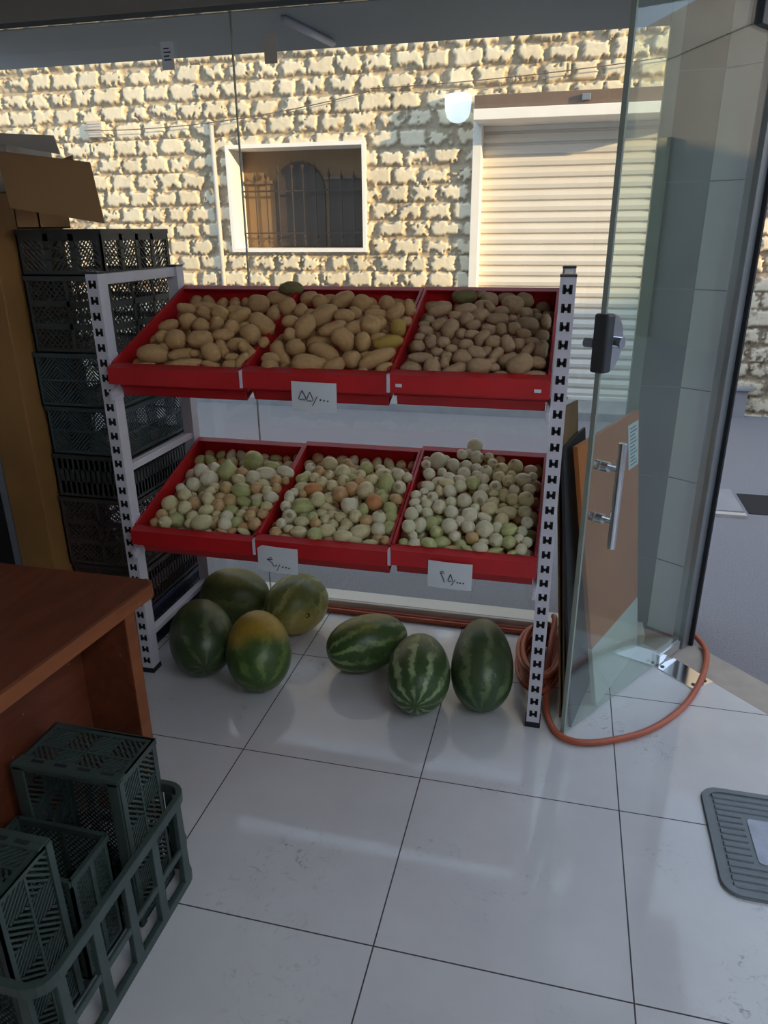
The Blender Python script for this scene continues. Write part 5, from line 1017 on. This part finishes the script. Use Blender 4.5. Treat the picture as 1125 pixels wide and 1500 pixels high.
def ps(x,y,vertical_x):
    mb = MB(); a,b = (.012,.006) if vertical_x else (.006,.012)
    mb.hexa([(x-a*1.3,y-b*1.3,.02),(x+a*1.3,y-b*1.3,.02),(x+a*1.3,y+b*1.3,.02),(x-a*1.3,y+b*1.3,.02),(x-a,y-b,.27),(x+a,y-b,.27),(x+a,y+b,.27),(x-a,y+b,.27)])
    return mb.build('upright', M['green_plastic'], big, bevel=.002)
for x in (.05,.17,.29):
    for y in (.006,D-.006): ps(x,y,True)
for y in (.05,.165,.28,.395,.51):
    for x in (.006,W-.006): ps(x,y,False)
Fb = Matrix(((1,0,0,0),(0,0,1,0),(0,1,0,.002),(0,0,0,1)))
panel(W-.10,D-.04,'lattice',Matrix.Translation((.01,.02,0)) @ Fb,t=.006).build('base', M['green_plastic'], big)
# small crates standing on their sides inside it: mouths face each other
c1 = crate('plastic_crate','dark green lattice crate standing on its side at the far end of the large crate',.28,.44,.16,('chevron','chevron'),M['green_plastic'],'small green crates in the large crate',(-1.177,1.278,.012),(R(90),0,0))
c2 = crate('plastic_crate','dark green lattice crate standing on its side at the near end of the large crate',.235,.44,.16,('chevron','chevron'),M['green_plastic'],'small green crates in the large crate',(-.943,.785,.012),(R(90),0,R(180)))
c3 = crate('plastic_crate','low dark green lattice crate lying between the two upright ones',.24,.135,.30,('lattice','lattice'),M['green_plastic'],'small green crates in the large crate',(-1.178,.968,.012))
for c,w in ((c1,.28),(c2,.235)):      # broad slotted rim round the mouth
    mb = MB()
    for z0,z1 in ((.425,.44),):
        pass
    D2 = .44; hh = .16
    mb.box((-.004,-.004,hh-.006),(w+.004,D2+.004,hh)) if False else None
    for a,b in (((0,0,hh-.004),(w,.03,hh+.002)),((0,D2-.012,hh-.034),(w,D2+.003,hh+.002)),((0,.0,hh-.004),(.03,D2,hh+.002)),((w-.03,.0,hh-.004),(w,D2,hh+.002))): mb.box(a,b)
    mb.build('mouth_rim', M['green_plastic'], c, bevel=.003)
    mb = MB()
    for k in range(4): mb.box((w*(.14+.22*k),D2+.0025,hh-.026),(w*(.14+.22*k)+.032,D2+.0038,hh-.010))
    mb.build('rim_slot', M['dark'], c, bevel=0)

# ================================================================== DESK, CABINETS, CARDBOARD
dk = thing('wooden_desk', 'reddish brown wooden desk with a rounded worn top at the left edge', 'desk', (-1.6,1.0,0))
def dbox(name, m, fn, bevel=.002):
    mb = MB(); fn(mb); o = mb.build(name, m, dk, bevel=bevel); o.data.transform(Matrix.Translation(-dk.location)); return o
tp = [(-2.45,.30),(-1.095,.30),(-1.008,1.50)] + [(-1.038+.032*math.cos(R(a)),1.503+.032*math.sin(R(a))) for a in (10,30,50,70,90)] + [(-2.45,1.535)]
dbox('desk_top', M['desk'], lambda mb: mb.prism(tp,.712,.750), .004)
def edge(mb):
    for a,b in zip(tp[1:8],tp[2:8]):
        d = Vector((b[0]-a[0],b[1]-a[1])); nrm = Vector((d.y,-d.x)).normalized()*.004
        mb.hexa([(a[0],a[1],.710),(a[0]+nrm.x,a[1]+nrm.y,.710),(b[0]+nrm.x,b[1]+nrm.y,.710),(b[0],b[1],.710),(a[0],a[1],.748),(a[0]+nrm.x,a[1]+nrm.y,.748),(b[0]+nrm.x,b[1]+nrm.y,.748),(b[0],b[1],.748)])
e_ = dbox('edge_band', M['desk_edge'], edge, 0)
dbox('end_panel', M['desk'], lambda mb: mb.box((-2.35,1.455,0),(-1.062,1.50,.712)))
pe = dbox('panel_edge', M['desk_edge'], lambda mb: mb.box((-1.062,1.455,0),(-1.058,1.50,.712)),0)
dbox('back_panel', M['desk'], lambda mb: mb.box((-1.235,.35,.03),(-1.212,1.455,.712)))
# plywood cabinet behind the desk; black block painted in for the dark corner
mb = MB(); mb.box((-2.065,2.24,0),(-1.912,2.62,1.74)); o = mb.build('plywood_cabinet', M['plywood'], bevel=.003)
tag(o, 'tall narrow yellow-brown plywood cabinet side behind the desk', 'cabinet')
st_ = thing('dark_corner_block', 'black block filling the dark corner, with a grey edge trim, far left behind the desk', 'cabinet', (-2.35,2.4,0))
mb = MB(); mb.box((-.33,-.14,0),(.245,.25,1.45)); mb.build('body', M['corner_dark'], st_, bevel=.004)
mb = MB(); mb.box((.246,-.155,0),(.28,-.10,1.45)); mb.build('edge_trim', M['grey_metal'], st_, bevel=.002)
# cardboard box with an open flap, on top of the crates
cb = thing('cardboard_box', 'brown cardboard box with its broad front flap hanging open over the crate stack', 'box', (-1.75,2.37,1.6245))
mb = MB()
for a,b in (((-.06,-.13,0),(.03,-.126,.19)),((-.06,.026,0),(.03,.03,.19)),((-.06,-.13,0),(-.056,.03,.19)),((.026,-.13,0),(.03,.03,.19)),((-.06,-.13,0),(.03,.03,.004))): mb.box(a,b)
mb.build('body', M['cardboard'], cb)
mb = MB()
def flap(p,q,r_,s_,n):
    p,q,r_,s_ = map(Vector,(p,q,r_,s_)); n = Vector(n); mb.hexa([p,q,q+n,p+n,s_,r_,r_+n,s_+n])
flap((-.028,-.185,.062),(.308,-.185,.012),(.262,-.150,.190),(-.075,-.150,.232),(0,.005,.002))
mb.build('front_flap', M['cardboard'], cb, bevel=.001)
mb = MB(); flap((.12,-.145,.19),(.20,-.145,.195),(.19,-.13,.215),(.15,-.13,.205),(0,.004,0)); mb.build('side_flap', M['cardboard'], cb)
wc = thing('carton', 'pale carton top sticking up behind the brown cardboard flap', 'box', (-2.05,2.5,1.745))
mb = MB(); mb.box((-.30,-.12,0),(.14,.12,.16)); mb.build('body', M['white_card'], wc, bevel=.002)
mb = MB(); flap((.10,-.125,.155),(.375,-.16,.108),(.36,-.16,.165),(.10,-.125,.185),(0,.004,0)); mb.build('flap', M['white_card'], wc)

# ================================================================== LIGHT
t = NT('fill_tube_light'); t.b.inputs['Base Color'].default_value = (.9,.95,1,1)
t.b.inputs['Emission Color'].default_value = (.86,.93,1,1); t.b.inputs['Emission Strength'].default_value = FILL_TUBE
M['tube'] = t.mat
for n_,(x,y) in enumerate(((.95,.3),(.95,-1.2),(1.85,.0))):  # unseen tubes added to brighten the shop interior
    cl = thing('added_fill_light', ('ceiling tube added as fill light right of the camera','ceiling tube added as fill light behind the camera','ceiling tube added as fill light beside the side street')[n_], 'added_light', (x,y,2.66), group='added ceiling fill tubes')
    mb = MB(); mb.box((-.06,-.62,.02),(.06,.62,.06)); mb.build('housing', M['white_paint'], cl)
    for yy in (-.03,.03):
        mb = MB(); mb.tube([(yy,-.6,.0),(yy,.6,.0)],.014,10); mb.build('tube', M['tube'], cl)

W_ = bpy.data.worlds.new('sky'); SC.world = W_; W_.use_nodes = True
bg = W_.node_tree.nodes['Background']; bg.inputs[0].default_value = SKYC; bg.inputs[1].default_value = SKYS
sl_ = bpy.data.lights.new('sun','SUN'); sl_.energy = SUNE; sl_.color = SUNC; sl_.angle = R(.6)
so = bpy.data.objects.new('sun', sl_); COL.objects.link(so)
so.rotation_mode = 'QUATERNION'; so.rotation_quaternion = Vector(SUND).to_track_quat('-Z','Y'); so.location = (8,-3,6)

cam = bpy.data.cameras.new('camera'); co = bpy.data.objects.new('camera', cam); COL.objects.link(co)
cam.sensor_fit = 'VERTICAL'; cam.sensor_height = 36; cam.lens = 1061.81/1500*36; cam.clip_start = .02; cam.clip_end = 200
co.matrix_world = Matrix(((CR.x,CU.x,-CF.x,0),(CR.y,CU.y,-CF.y,0),(CR.z,CU.z,-CF.z,1.60756),(0,0,0,1)))
SC.camera = co
v = SC.view_settings; v.view_transform = 'Standard'; v.look = 'None'; v.gamma = 1; v.use_curve_mapping = False; v.exposure = EXPO
SC.cycles.transparent_max_bounces = 24; SC.cycles.max_bounces = 10; SC.cycles.diffuse_bounces = 5
SC.cycles.use_denoising = True
SC.cycles.sample_clamp_indirect = 6
